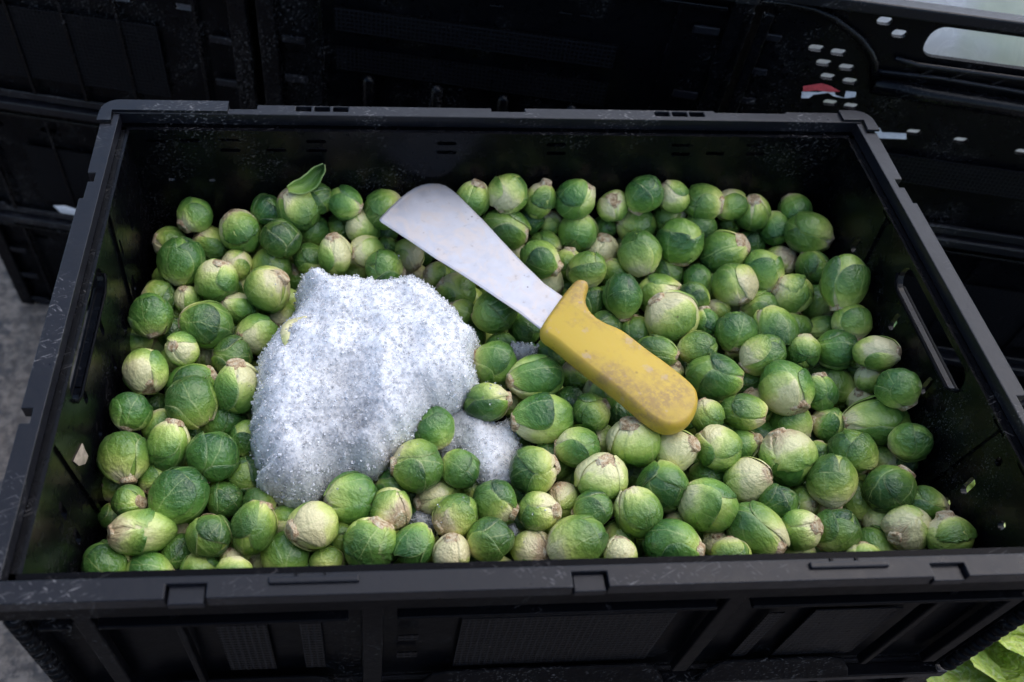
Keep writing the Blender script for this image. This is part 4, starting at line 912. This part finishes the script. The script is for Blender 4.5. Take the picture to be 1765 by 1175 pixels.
(10.30,21.05,-11.90,1.19,1.11,-0.75,-0.65,-0.09,0.90,2,'',1026,366),
(-20.49,12.79,-12.44,1.16,1.01,-0.98,-0.02,-0.21,0.70,2,'',418,490),
(-7.42,-7.57,-11.90,0.90,1.15,-0.93,-0.27,-0.23,0.15,2,'',710,854),
(-13.79,20.59,-11.90,1.21,1.00,0.12,-0.84,-0.52,0.90,2,'',562,370),
(-18.46,-11.34,-12.79,0.91,1.09,0.68,-0.04,0.73,0.25,2,'',426,958),
(-17.12,-6.61,-11.90,1.03,1.10,-0.36,0.81,0.46,0.50,2,'',466,838),
(21.23,-9.35,-11.90,0.92,1.18,0.45,0.21,0.87,0.70,2,'',1414,878),
(-26.60,7.25,-14.00,1.24,1.09,-0.63,-0.05,0.77,0.85,2,'',278,602),
(31.54,-4.34,-11.90,1.14,1.17,0.27,0.68,0.68,0.50,2,'',1606,770),
(-11.40,-5.44,-11.90,0.92,1.03,-0.93,-0.35,-0.07,0.85,2,'',610,810),
(0.15,-7.74,-11.90,0.92,1.11,-0.99,0.10,-0.06,0.15,2,'',898,854),
(30.57,-9.59,-11.90,1.05,1.11,0.80,-0.27,0.53,0.50,2,'',1634,878),
(25.81,-6.46,-12.50,1.10,1.10,-0.82,-0.40,-0.41,0.50,2,'',1490,822),
]
rnd = random.Random(77)
ORD = ['first', 'second', 'third', 'fourth', 'fifth', 'sixth', 'seventh', 'eighth', 'ninth', 'tenth', 'eleventh', 'twelfth', 'thirteenth', 'fourteenth', 'fifteenth']
def zone(x, y):
    if y > 895:
        if x < 480: return "along the front rim, near the front-left corner"
        if x < 870: return "along the front rim, below the ice"
        if x < 1240: return "along the front rim, in its middle"
        return "along the front rim, near the right corner"
    if y < 378:
        if x < 720: return "by the back wall, left of the blade"
        if x < 1080: return "by the back wall, just right of the blade"
        return "by the back wall, near the back-right corner"
    if x < 450:
        if y < 540: return "in the back-left corner beside the ice"
        if y < 720: return "between the left wall and the ice"
        return "left of the ice mound's lower end"
    if x < 740 and y < 480: return "between the ice top and the blade"
    if x < 960 and y < 640 and y > 470 and x < 960 and (y - 380) > (x - 655) * .55: return "between the ice and the blade's lower edge"
    if x < 870: return "lying on or under the ice's lower edge"
    if y < 600 and x < 1090: return "just above the knife handle and blade"
    if x < 1215 and y > 620 and x < 900 + (y - 560) * 1.3: return "below the yellow handle"
    if x > 1420: return "in the rightmost band by the right wall"
    if y < 500: return "behind the handle, towards the back-right"
    if y < 660: return "right of the handle's upper part"
    if y < 790: return "right of the handle's round end"
    return "in front of the handle's round end"
def look(pale, t, r, kind):
    c = "dark green" if pale < .27 else "mid-green" if pale < .44 else "light green" if pale < .62 else "pale yellow-green" if pale < .82 else "cream-coloured"
    s = "small " if r < 1.02 else "large " if r > 1.62 else ""
    e = {'t': " torn", 'b': " browned", 'l': " loose-leaved", 'v': " veined", 'f': ""}.get(kind, "")
    st = ", stem showing" if t > .38 else ""
    return s + c + e + " sprout", st
info = []
for q in TABLE:
    x, y, z, r, el, ax, ay, az, pale, lay, kind, px, py = q
    view = (CAM - Vector((x, y, z))).normalized(); t = Vector((ax, ay, az)).dot(view)
    a, s = look(pale, t, r, kind); info.append((a + s, zone(px, py), px, py))
groups = {}
for i, (a, zn, px, py) in enumerate(info): groups.setdefault((a, zn), []).append(i)
labels = {}
for (a, zn), idx in groups.items():
    if len(idx) == 1: labels[idx[0]] = f"{a} {zn}"; continue
    xs = [info[i][2] for i in idx]; ys = [info[i][3] for i in idx]
    hor = max(xs) - min(xs) >= max(ys) - min(ys)
    idx = sorted(idx, key=lambda i: info[i][2] if hor else info[i][3]); n = len(idx)
    for k, i in enumerate(idx):
        if n == 2: w_ = ("leftmost" if k == 0 else "rightmost") if hor else ("upper" if k == 0 else "lower")
        elif k == 0: w_ = "leftmost" if hor else "topmost"
        elif k == n - 1: w_ = "rightmost" if hor else "lowest"
        else: w_ = ORD[k] + (" from left" if hor else " from top")
        labels[i] = f"{a} {zn}, {w_}"
SP = []
for i, q in enumerate(TABLE):
    x, y, z, r, el, ax, ay, az, pale, lay, kind, px, py = q
    root = bpy.data.objects.new('brussels_sprout', None); col.objects.link(root); root.empty_display_size = .01
    zax = -Vector((ax, ay, az)).normalized(); xa = zax.orthogonal().normalized(); ya = zax.cross(xa)
    m = Matrix((xa, ya, zax)).transposed() @ Matrix.Rotation(rnd.random() * 6.283, 3, 'Z')
    # measured outline radius is a mean of length and width
    el = 1 + (el - 1) * 1.25 + .02; wr = r / ((1 + el) / 2) * 1.01; lr = wr * el
    m4 = m.to_4x4() @ Matrix.Diagonal((wr * S, wr * S * rnd.uniform(.90, 1.06), lr * S, 1)); m4.translation = up((x, y, z)) * S
    root.matrix_world = m4
    tag(root, labels[i] if kind != 'f' else "light green sprout with one leaf standing up by the back wall", "sprout", "Brussels sprouts in the crate")
    tint = (min(1, max(0, pale + rnd.uniform(-.05, .05))), rnd.random(), {'b': 1., 't': .5}.get(kind, rnd.choice((0, 0, .1, .3)) + (.25 if pale > .8 else 0)), 1)
    for nm, me in VAR[kind][rnd.randrange(len(VAR[kind]))]:
        o = bpy.data.objects.new(nm, me); col.objects.link(o); o.parent = root; o.color = tint
    SP.append((root, x, y, z, r))
    if kind == 'f':      # the leaf that stands up off this sprout
        pts = [(496, 326, 4), (508, 323, 10), (522, 320, 13), (535, 312, 13.5), (546, 299, 11), (553, 291, 7.5), (558, 283, 1)]
        V = []; F = []; UV = []; nn = 11; NJ = 33
        dep = (Vector((x, y, z)) - CAM).length - r * 1.02
        def cr(s_):
            k = min(len(pts) - 2, int(s_)); f_ = s_ - k; p = [Vector(pts[max(0, min(len(pts) - 1, k + i_))]) for i_ in (-1, 0, 1, 2)]
            return .5 * ((2 * p[1]) + (p[2] - p[0]) * f_ + (2 * p[0] - 5 * p[1] + 4 * p[2] - p[3]) * f_ ** 2 + (3 * p[1] - p[0] - 3 * p[2] + p[3]) * f_ ** 3)
        for j in range(NJ):
            s_ = j / (NJ - 1) * (len(pts) - 1); c0 = cr(s_); d0 = cr(min(s_ + .15, len(pts) - 1)) - cr(max(s_ - .15, 0)); d0.z = 0; d0.normalize(); v_ = j / (NJ - 1)
            for kk in range(nn):
                u = -1 + 2 * kk / (nn - 1); wv_ = c0.z * (1 + .10 * noise.noise(Vector((v_ * 5, u, 2))))
                d = ray(c0.x - d0.y * u * wv_, c0.y + d0.x * u * wv_).normalized()
                V.append(CAM + d * (dep + .75 * (1 - u * u) * (.35 + v_) - .5 * v_ + .06 * noise.noise(Vector((u * 2, v_ * 7, 5))))); UV.append(((u + 1) / 2, .30 + .6 * v_))
        for j in range(NJ - 1):
            for kk in range(nn - 1): a = j * nn + kk; F.append((a, a + 1, a + nn + 1, a + nn))
        me = tomesh('leaf', [root.matrix_world.inverted() @ (up(p) * S) for p in V], F, UV, LEAF)
        o = bpy.data.objects.new('leaf', me); col.objects.link(o); o.parent = root; o.color = (.52, .3, 0, 1); o['label'] = 'bright green leaf standing upright'
        sm_ = o.modifiers.new('thickness', 'SOLIDIFY'); sm_.thickness = .05

# the layer below, seen only through the gaps: too many and too hidden to tell apart
hv = [(m.vertices, [p.vertices[:] for p in m.polygons]) for m in (head_mesh(s, 14, 10) for s in (61, 62, 63))]
V = []; F = []; UV = []; rnd = random.Random(12)
for lz in (-11.8, -14.0):
    nx_, ny_ = 19, 12
    for ix in range(nx_):
        for iy in range(ny_):
            x = -26.2 + 52.4 * (ix + (.5 if iy % 2 else 0)) / (nx_ - .5) + rnd.uniform(-.4, .4); y = -16.2 + 32.4 * iy / (ny_ - 1) + rnd.uniform(-.4, .4); z = lz + rnd.uniform(-.4, .4); r = rnd.uniform(1.1, 1.4)
            if any((x - a) ** 2 + (y - b) ** 2 + (z - c) ** 2 < (r * .80 + rr * .80) ** 2 for _, a, b, c, rr in SP): continue
            vs_, fs_ = rnd.choice(hv); q = Matrix.Rotation(rnd.random() * 6, 3, 'Z') @ Matrix.Rotation(rnd.random() * 3, 3, 'X'); n = len(V); rv = rnd.random()
            for v in vs_: V.append(up(Vector((x, y, z)) + q @ (v.co * r))); UV.append((rv + .3 * v.co.x, .5 + .3 * v.co.z + rv * .2))
            F += [[k + n for k in f] for f in fs_]
fl = make('sprout_layer_below', V, F, LEAF, None, (0, 0, 0), True, UV); fl.color = (.35, .5, .1, 1)
tag(fl, "lower layer of sprouts glimpsed through gaps in the heap", "sprouts", None, 'stuff')

# ------------------------------------------------------------------ crushed ice
def inside(x, y, P):
    c = False; n = len(P)
    for i in range(n):
        x1, y1 = P[i]; x2, y2 = P[i - 1]
        if (y1 > y) != (y2 > y) and x < (x2 - x1) * (y - y1) / (y2 - y1) + x1: c = not c
    return c
def edist(x, y, P):
    best = 1e9; n = len(P)
    for i in range(n):
        x1, y1 = P[i]; x2, y2 = P[i - 1]; dx, dy = x2 - x1, y2 - y1; t = max(0, min(1, ((x - x1) * dx + (y - y1) * dy) / (dx * dx + dy * dy + 1e-9)))
        best = min(best, math.hypot(x - x1 - t * dx, y - y1 - t * dy))
    return best

def ice_lump(name, pix, zb, H, step, seed, wetpx, label, steep=1.3, ngr=900, dips=(), mat=None):
    vlo, vhi = min(v for _, v in pix), max(v for _, v in pix)      # far edge is seen at crest height, near edge at its foot
    base = [at_z(u, v, zb + H * .40 * ((vhi - v) / (vhi - vlo)) ** .8) for u, v in pix]; P = [(b.x, b.y) for b in base]
    for _ in range(2): P = [(P[i][0] * w1 + P[(i + 1) % len(P)][0] * (1 - w1), P[i][1] * w1 + P[(i + 1) % len(P)][1] * (1 - w1)) for i in range(len(P)) for w1 in (.75, .25)]
    n0 = len(P); Q = []          # roughen the outline
    for i in range(n0):
        a, b = Vector(P[i]), Vector(P[(i + 1) % n0]); m = max(1, int((b - a).length / .35))
        for k in range(m):
            p = a.lerp(b, k / m); q = Vector((p.x * 1.9 + seed, p.y * 1.9, 0)); w2 = Vector((p.x * 5 + seed, p.y * 5, 4))
            Q.append((p.x + .22 * noise.noise(q) + .12 * noise.noise(w2), p.y + .22 * noise.noise(q + Vector((9, 3, 1))) + .12 * noise.noise(w2 + Vector((3, 9, 1)))))
    P = Q
    x0 = min(p[0] for p in P); x1 = max(p[0] for p in P); y0 = min(p[1] for p in P); y1 = max(p[1] for p in P)
    nx = int((x1 - x0) / step) + 3; ny = int((y1 - y0) / step) + 3
    wet = [at_z(u, v, zb + H * .6) for u, v, _ in wetpx]; wr = [k[2] for k in wetpx]
    V = []; idx = {}; D = {}; WT = []
    for j in range(ny):
        for i in range(nx):
            x = x0 - step + i * step; y = y0 - step + j * step; ins = inside(x, y, P); d = edist(x, y, P)
            if not ins and d > step * .9: continue
            e = d if ins else -d
            jx = step * .9 * noise.noise(Vector((x * 7, y * 7, seed)))
            h = H * (1 - math.exp(-max(e, 0) / steep))
            p3 = Vector((x * .42, y * .42, seed))
            h *= 1 + .12 * noise.noise(p3)
            for (du, dv, dr, dz) in dips:
                c = at_z(du, dv, zb + H * .5); h -= dz * math.exp(-((x - c.x) ** 2 + (y - c.y) ** 2) / (dr * dr))
            h += .27 * noise.fractal(Vector((x * .6, y * .6, seed)), 1.2, 2., 3) * min(1, max(e, 0) / .6)
            vd = noise.voronoi(Vector((x * 2.6, y * 2.6, seed + h * 1.2)))[0][0]
            h += (.05 - .10 * vd) * min(1, max(e, 0) / .35) + .05 * noise.noise(Vector((x * 8, y * 8, seed))) + .045 * noise.noise(Vector((x * 17, y * 17, seed + 3)))
            idx[(i, j)] = len(V); D[(i, j)] = e
            V.append(Vector((x + jx, y + jx * .6, zb + max(h, -.2) + (-.9 if e < 0 else 0))))
            wq = sum(math.exp(-((x - c.x) ** 2 + (y - c.y) ** 2) / (r * r)) for c, r in zip(wet, wr)); WT.append(min(1, .62 * wq + (.40 * math.exp(-max(e, 0) / .5))))
    F = []
    for (i, j) in idx:
        if all(k in idx for k in ((i + 1, j), (i + 1, j + 1), (i, j + 1))): F.append((idx[(i, j)], idx[(i + 1, j)], idx[(i + 1, j + 1)], idx[(i, j + 1)]))
    # close it below so that light passes through a solid body
    N = len(V); bot = [Vector((v.x, v.y, min(v.z - .3, zb - .6))) for v in V]
    edge = {}
    for f in F:
        for k in range(4): a, b = f[k], f[(k + 1) % 4]; edge[(a, b)] = edge.get((b, a), 0) + 1
    F2 = list(F) + [tuple(N + k for k in reversed(f)) for f in F]
    for (a, b) in list(edge):
        if (b, a) not in edge: F2.append((b, a, N + a, N + b))
    t = empty(name, (base[0].x, base[0].y, zb)); o0 = Vector((base[0].x, base[0].y, zb))
    tag(t, label, "ice", "crushed ice on the sprouts")
    body = make('ice_body', [v - o0 for v in V + bot], F2, mat or ICE, t, (0, 0, 0), True)
    at = body.data.attributes.new('wet', 'FLOAT', 'POINT'); at.data.foreach_set('value', WT + WT)
    # loose grains on the skin, thickest along the edge
    rd = random.Random(seed); keys = list(idx); GV = []; GF = []
    ico = [Vector(v) for v in ((0, 0, 1), (.89, 0, .45), (.28, .85, .45), (-.72, .53, .45), (-.72, -.53, .45), (.28, -.85, .45), (.72, .53, -.45), (-.28, .85, -.45), (-.89, 0, -.45), (-.28, -.85, -.45), (.72, -.53, -.45), (0, 0, -1))]
    icf = [(0, 1, 2), (0, 2, 3), (0, 3, 4), (0, 4, 5), (0, 5, 1), (1, 6, 2), (2, 7, 3), (3, 8, 4), (4, 9, 5), (5, 10, 1), (6, 7, 2), (7, 8, 3), (8, 9, 4), (9, 10, 5), (10, 6, 1), (11, 7, 6), (11, 8, 7), (11, 9, 8), (11, 10, 9), (11, 6, 10)]
    c = 0
    while c < ngr:
        k = rd.choice(keys); e = D[k]
        if rd.random() > .45 + math.exp(-max(e, 0) / .3): continue
        r = rd.uniform(.05, .14) * (1.25 if e < .3 else 1); p = V[idx[k]] + Vector((rd.uniform(-.16, .16), rd.uniform(-.16, .16), rd.uniform(-.07, .0) - (rd.uniform(0, 1.0) if e < .15 else 0)))
        sx, sy, sz = (rd.uniform(.6, 1.3) for _ in range(3)); rot = Matrix.Rotation(rd.random() * 6, 3, 'Z') @ Matrix.Rotation(rd.random() * 6, 3, 'X'); n = len(GV)
        for q in ico: GV.append(p + rot @ Vector((q.x * sx, q.y * sy, q.z * sz)) * r * rd.uniform(.5, 1.25) - o0)
        GF += [tuple(a + n for a in f) for f in icf]; c += 1
    gr = make('ice_grains', GV, GF, GRAIN, t); gr['kind'] = 'stuff'
    return t
ice_lump('ice_mound', [(512, 474), (535, 464), (560, 466), (580, 474), (612, 470), (645, 476), (668, 484), (690, 470), (716, 470), (742, 490), (772, 512), (796, 538), (806, 560), (832, 574), (826, 596), (814, 616), (829, 650), (820, 668), (790, 690), (755, 712), (722, 742), (700, 764), (660, 800), (640, 812), (600, 812), (566, 828), (556, 850), (528, 868), (492, 868), (474, 848), (446, 838), (442, 824), (455, 802), (436, 790), (432, 758), (434, 700), (437, 652), (442, 618), (470, 572), (500, 542), (512, 520), (506, 494)],
         -8.9, 3.6, .125, 4.0, [(590, 660, 2.0), (585, 740, 2.6), (560, 810, 2.4), (625, 720, 1.4), (500, 830, 1.6), (735, 690, 1.6), (712, 480, 1.2)],
         "large white mound of crushed ice heaped left of the knife blade", steep=.95, ngr=11000, dips=((590, 665, 1.8, .9), (580, 735, 2.1, 1.1), (560, 805, 2.4, .7)))
ice_lump('ice_patch', [(726, 750), (745, 722), (770, 700), (800, 690), (850, 726), (886, 716), (900, 760), (884, 790), (880, 838), (850, 846), (826, 836), (790, 770), (776, 772), (752, 776)],
         -10.4, 1.2, .13, 9.0, [(770, 720, 1.6), (860, 730, 1.2), (800, 740, 1.2), (850, 830, 1.2)], "smaller patch of clear ice between the mound and the handle", .8, 1600, mat=ICEW)
ice_lump('ice_clump', [(876, 586), (900, 590), (926, 592), (929, 612), (912, 622), (886, 618), (880, 604)], -10.0, .9, .12, 13.0, [(905, 605, 1.)], "small glassy clump of ice below the blade near the handle", .4, 260, mat=ICEW)
ice_lump('ice_clump', [(704, 884), (726, 876), (746, 884), (752, 912), (730, 922), (706, 906)], -11.2, .6, .12, 15.0, [(725, 900, 1.2)], "small wet clump of ice between sprouts near the front rim", .4, 260, mat=ICEW)
ice_lump('ice_clump', [(872, 902), (890, 896), (898, 916), (888, 938), (874, 926)], -10.6, .9, .12, 17.0, [(885, 915, 1.)], "single glassy lump of ice wedged along the front rim's middle", .4, 40, mat=ICEW)
ice_lump('ice_clump', [(640, 812), (664, 798), (700, 776), (706, 800), (690, 832), (660, 838), (640, 830)], -11.3, .8, .14, 19.0, [(670, 815, 2.)], "grey wet ice tucked under the mound's lower right edge", .5, 260, mat=ICEW)
# crumbs fallen from the mound onto the sprouts around it
rd = random.Random(31); GV = []; GF = []
ring = [(690, 478), (745, 500), (800, 545), (830, 600), (832, 655), (790, 700), (850, 700), (890, 720), (900, 770), (880, 840), (830, 845), (760, 780), (700, 780), (640, 820), (560, 850), (480, 870), (440, 830), (430, 760), (432, 690), (440, 620), (500, 540), (730, 890), (885, 915), (905, 600), (870, 570)]
ico8 = [Vector(v) for v in ((1, 0, 0), (-1, 0, 0), (0, 1, 0), (0, -1, 0), (0, 0, 1), (0, 0, -1))]; of = [(0, 2, 4), (2, 1, 4), (1, 3, 4), (3, 0, 4), (2, 0, 5), (1, 2, 5), (3, 1, 5), (0, 3, 5)]
for k in range(420):
    u, v = rd.choice(ring); p = at_z(u + rd.gauss(0, 20), v + rd.gauss(0, 16), -9.0); zt = -20
    for _, a, b, c, rr in SP:
        d2 = (p.x - a) ** 2 + (p.y - b) ** 2
        if d2 < (rr * .9) ** 2: zt = max(zt, c + math.sqrt(rr * rr - d2))
    if zt < -13: continue
    r = rd.uniform(.04, .12); p.z = zt + r * .2; rot = Matrix.Rotation(rd.random() * 6, 3, 'Z') @ Matrix.Rotation(rd.random() * 6, 3, 'X'); n = len(GV)
    for q_ in ico8: GV.append(up(p + rot @ q_ * r * rd.uniform(.6, 1.3)))
    GF += [tuple(a + n for a in f) for f in of]
o = make('ice_crumbs', GV, GF, GRAIN); tag(o, "tiny ice crumbs scattered over the sprouts around the mound", "ice", None, 'stuff')
# a torn piece of sprout leaf frozen into the mound
lp = [(483, 575), (487, 562), (497, 553), (512, 549), (528, 546), (530, 548), (514, 554), (506, 560), (503, 574), (498, 590), (491, 597), (486, 588)]
P = [at_z(u, v, -6.0) for u, v in lp]; c = sum(P, Vector()) / len(P); V = [p - c for p in P] + [p - c + Vector((0, 0, .12)) for p in P] + [Vector((0, 0, .3))]; N = len(P)
F = [tuple(range(N))[::-1]]
for i in range(N): j = (i + 1) % N; F += [(i, j, N + j, N + i), (N + i, N + j, 2 * N)]
o = make('leaf_piece', V, F, LEAF, None, up(c), True, [(.3 + .05 * (i % 5), .18 + .25 * (i % N) / N) for i in range(2 * N + 1)]); o.color = (.85, .4, .2, 1)
tag(o, "torn yellow-green leaf piece frozen into the left side of the ice mound", "leaf scrap")

# ------------------------------------------------------------------ knife
HB_PX = [(931, 566), (930, 577), (936, 586), (953, 597), (975, 616), (1004, 640), (1049, 674), (1083, 702), (1110, 726), (1132, 740), (1150, 746), (1168, 744), (1185, 735), (1197, 718), (1202, 697), (1199, 680), (1191, 669), (1178, 657), (1144, 630), (1119, 613), (1095, 594), (1073, 577), (1059, 570), (1041, 563), (1023, 552), (1011, 536), (1008, 522), (1011, 508), (1014, 499), (1011, 492), (1000, 488), (990, 489), (983, 496), (970, 511)]
BL_PX = [(933, 569), (893, 538), (862, 517.5), (835, 499), (791, 470), (750, 445), (700, 411), (657, 383), (654, 379), (656, 375), (670, 360), (688, 343), (701, 333), (714, 324.5), (727, 319), (740, 316.5), (757, 317), (768, 320.5), (778, 327), (788, 335), (811, 358), (835, 382), (866, 416), (900, 452), (938, 489), (974, 514)]
# plane of the knife: three heights measured against the sprouts it lies on
KA, KB, KC = at_z(655, 378, -5.9), at_z(740, 316, -5.6), at_z(1150, 700, -6.6)
KN = (KB - KA).cross(KC - KA).normalized()
if KN.z < 0: KN = -KN
def on_knife(u, v, lift=0):
    d = ray(u, v); o = KA + KN * lift; return CAM + d * ((o - CAM).dot(KN) / d.dot(KN))
ko = on_knife(1060, 620)
kx = (on_knife(1180, 715) - on_knife(700, 380)).normalized(); ky = KN.cross(kx).normalized()
def loc(p): q = p - ko; return (q.dot(kx), q.dot(ky), q.dot(KN))
knife = bpy.data.objects.new('knife', None); col.objects.link(knife)
km = Matrix((kx, ky, KN)).transposed().to_4x4(); km.translation = up(ko) * S; knife.matrix_world = km; knife.empty_display_size = .05
tag(knife, "broad knife with worn steel blade and grimy yellow handle lying on the sprouts", "knife")
def chaikin(P, n):
    for _ in range(n):
        Q = []
        for i in range(len(P)):
            a, b = Vector(P[i]), Vector(P[(i + 1) % len(P)]); Q += [a * .75 + b * .25, a * .25 + b * .75]
        P = Q
    return P
# blade: flat stock with a ground edge along the lower side
bp = [Vector(loc(on_knife(*p))[:2]) for p in BL_PX]
if sum(bp[i].x * bp[(i + 1) % len(bp)].y - bp[(i + 1) % len(bp)].x * bp[i].y for i in range(len(bp))) < 0: bp = bp[::-1]
def inset(P, d):
    Q = []
    for i in range(len(P)):
        a, b, c = P[i - 1], P[i], P[(i + 1) % len(P)]; e1 = (b - a).normalized(); e2 = (c - b).normalized()
        n = Vector((-e1.y, e1.x)) + Vector((-e2.y, e2.x)); n = n.normalized() if n.length > 1e-6 else Vector((-e1.y, e1.x)); Q.append(b + n * d)
    return Q
bi = inset(bp, .16); N = len(bp); V = []
for P_, z in ((bi, .075), (bp, .03), (bp, -.03), (bi, -.075)): V += [(p.x, p.y, z) for p in P_]
F = [tuple(range(N)), tuple(3 * N + k for k in reversed(range(N)))]
for k in range(3):
    for i in range(N): j = (i + 1) % N; F.append((k * N + j, k * N + i, (k + 1) * N + i, (k + 1) * N + j))
make('blade', V, F, steel_material(), knife)
# handle: moulded grip, fullest along its middle
hp = chaikin([loc(on_knife(*p))[:2] for p in HB_PX], 1)
if sum(hp[i].x * hp[(i + 1) % len(hp)].y - hp[(i + 1) % len(hp)].x * hp[i].y for i in range(len(hp))) < 0: hp = hp[::-1]
N = len(hp); rings = []; HP2 = [(p.x, p.y) for p in hp]
def prof(d):
    return min(.985, (1 - (1 - min(d / .62, 1)) ** 2.6) ** .5 * .985) if d > 1e-4 else 0
T = .84
for d, z in ((0, 0), (.015, 0), (.05, 0), (.11, 0), (.19, 0), (.29, 0), (.40, 0)): rings.append([(p.x, p.y, T * prof(min(d, edist(p.x, p.y, HP2)))) for p in inset(hp, d)])
V = []; F = []
for rg in rings: V += rg
low = len(V)
for rg in rings[1:]: V += [(x, y, -z) for x, y, z in rg]
K = len(rings)
for k in range(K - 1):
    for i in range(N): j = (i + 1) % N; F.append((k * N + i, k * N + j, (k + 1) * N + j, (k + 1) * N + i))
for k in range(K - 1):
    a0 = 0 if k == 0 else low + (k - 1) * N; b0 = low + k * N
    for i in range(N): j = (i + 1) % N; F.append((a0 + j, a0 + i, b0 + i, b0 + j))
bm = bmesh.new(); bv = [bm.verts.new(Vector(v) * S) for v in V]
for f in F:
    try: bm.faces.new([bv[i] for i in f])
    except ValueError: pass
for start in ((K - 1) * N, low + (K - 2) * N):
    ring = [bv[start + i] for i in range(N)]
    tr = tessellate_polygon([[Vector((v.co.x, v.co.y, 0)) for v in ring]])
    for a, b, c in tr:
        try: bm.faces.new((ring[a], ring[b], ring[c]))
        except ValueError: pass
bmesh.ops.recalc_face_normals(bm, faces=bm.faces)
me = bpy.data.meshes.new('handle'); bm.to_mesh(me); bm.free(); me.polygons.foreach_set("use_smooth", [True] * len(me.polygons)); me.materials.append(handle_material())
o = bpy.data.objects.new('handle', me); col.objects.link(o); o.parent = knife

# ------------------------------------------------------------------ lettuce crate beside the sprouts
LG = lettuce_material("lettuce_pale", False); LD = lettuce_material("lettuce_green", True)
def lettuce(c, r, seed, label, dark=0):
    t = empty('lettuce', c); tag(t, label, "lettuce", "lettuce heads beside the sprout crate"); rd = random.Random(seed)
    for k in range(9):
        a = k * 2.4 + rd.random(); tilt = .25 + .085 * k; V = []; F = []; UV = []; nu, nv = 29, 27
        for j in range(nv):
            v = j / (nv - 1)
            for i in range(nu):
                u = -1 + 2 * i / (nu - 1); wd = r * .95 * math.sin(math.pi * min(1, .12 + .62 * v)) ** .7
                ruf = .14 * r * noise.noise(Vector((u * 3 + seed, v * 3, k))) + .13 * r * noise.noise(Vector((u * 6, v * 8 + seed, k))) * (.5 + abs(u))
                th = tilt * (.3 + 1.1 * v); L = r * 1.5 * v
                x, y, z = u * wd, L * math.sin(th) + .35 * r * (1 - u * u) * 0 + ruf, L * math.cos(th) * .9 - .28 * r * u * u * 0
                y -= .35 * r * u * u; z += ruf * .5
                V.append((x * math.cos(a) - y * math.sin(a), x * math.sin(a) + y * math.cos(a), z - r * .75)); UV.append((u, v * 2 + k))
        for j in range(nv - 1):
            for i in range(nu - 1): q = j * nu + i; F.append((q, q + 1, q + nu + 1, q + nu))
        make('leaf', V, F, LD if (dark and k > 4) else LG, t, (0, 0, 0), True, UV)
    return t
lc = plain_crate('lettuce_crate', 40, 38, 17, (53, -3, GROUND), 0, "black crate of lettuce standing on the ground at right", None)
names = ["bright yellow-green lettuce head at the lower right corner", "lettuce head behind the one at the lower right corner", "lettuce head furthest back beside the right wall", "outermost lettuce head at the lower right"]
for k, (x, y, z, r, dk) in enumerate(((42.5, -11.5, -27, 7.6, 0), (43, -1.5, -30, 6.5, 1), (43, 7, -31, 6, 1), (56, -11, -29, 7.5, 1))): lettuce((x, y, z), r, 3 + k, names[k], dk)
b2 = blob('produce_bag', FILM, up((50.5, -9, -25)), 4.5, 4.5, 5, 32, 24, .12, 2.5, None, 9)
tag(b2, "crumpled white plastic film beside the lettuce at lower right", "bag")

# ------------------------------------------------------------------ scraps stuck to the plastic, and a painted highlight strip
DRY = simple("dry_leaf", (.34, .27, .2), .8, .3, 200); GRN = simple("green_scrap", (.22, .38, .06), .6, .25, 200)
def at_x(u, v, x):
    d = ray(u, v); return CAM + d * ((x - CAM.x) / d.x)
def at_y(u, v, y):
    d = ray(u, v); return CAM + d * ((y - CAM.y) / d.y)
def scrap(pp, fn, val, n, name, mat, label):
    P = [fn(u, v, val) for u, v in pp]; c = sum(P, Vector()) / len(P); n = Vector(n) * .05
    V = [p - c for p in P] + [p - c + n for p in P] + [n * 3]; N = len(P); F = [tuple(range(N))[::-1]]
    for i in range(N): j = (i + 1) % N; F += [(i, j, N + j, N + i), (N + i, N + j, 2 * N)]
    o = make(name, V, F, mat, None, up(c)); tag(o, label, "leaf scrap"); return o
scrap([(126, 795), (131, 784), (141, 764), (145, 774), (151, 786), (146, 799), (135, 803)], at_x, -28.12, (1, 0, 0), 'leaf_scrap', DRY, "dry tan leaf scrap stuck to the inside of the left wall")
scrap([(174, 834), (178, 832), (196, 876), (193, 880)], at_x, -28.12, (1, 0, 0), 'leaf_scrap', DRY, "narrow pale scrap on the left wall near the front corner")
scrap([(236, 1066), (246, 1065), (251, 1071), (246, 1076), (239, 1073)], at_y, -18.57, (0, -1, 0), 'leaf_scrap', GRN, "small yellow-green leaf scrap on the crate's outer front face")
scrap([(92, 354), (112, 354), (137, 362), (134, 371), (105, 366)], at_y, 40.5, (0, -1, 0), 'highlight_strip', LBL, "white strip standing in for a highlight on the crate stack at upper left")  # thin white piece standing in for a highlight on the crate rim
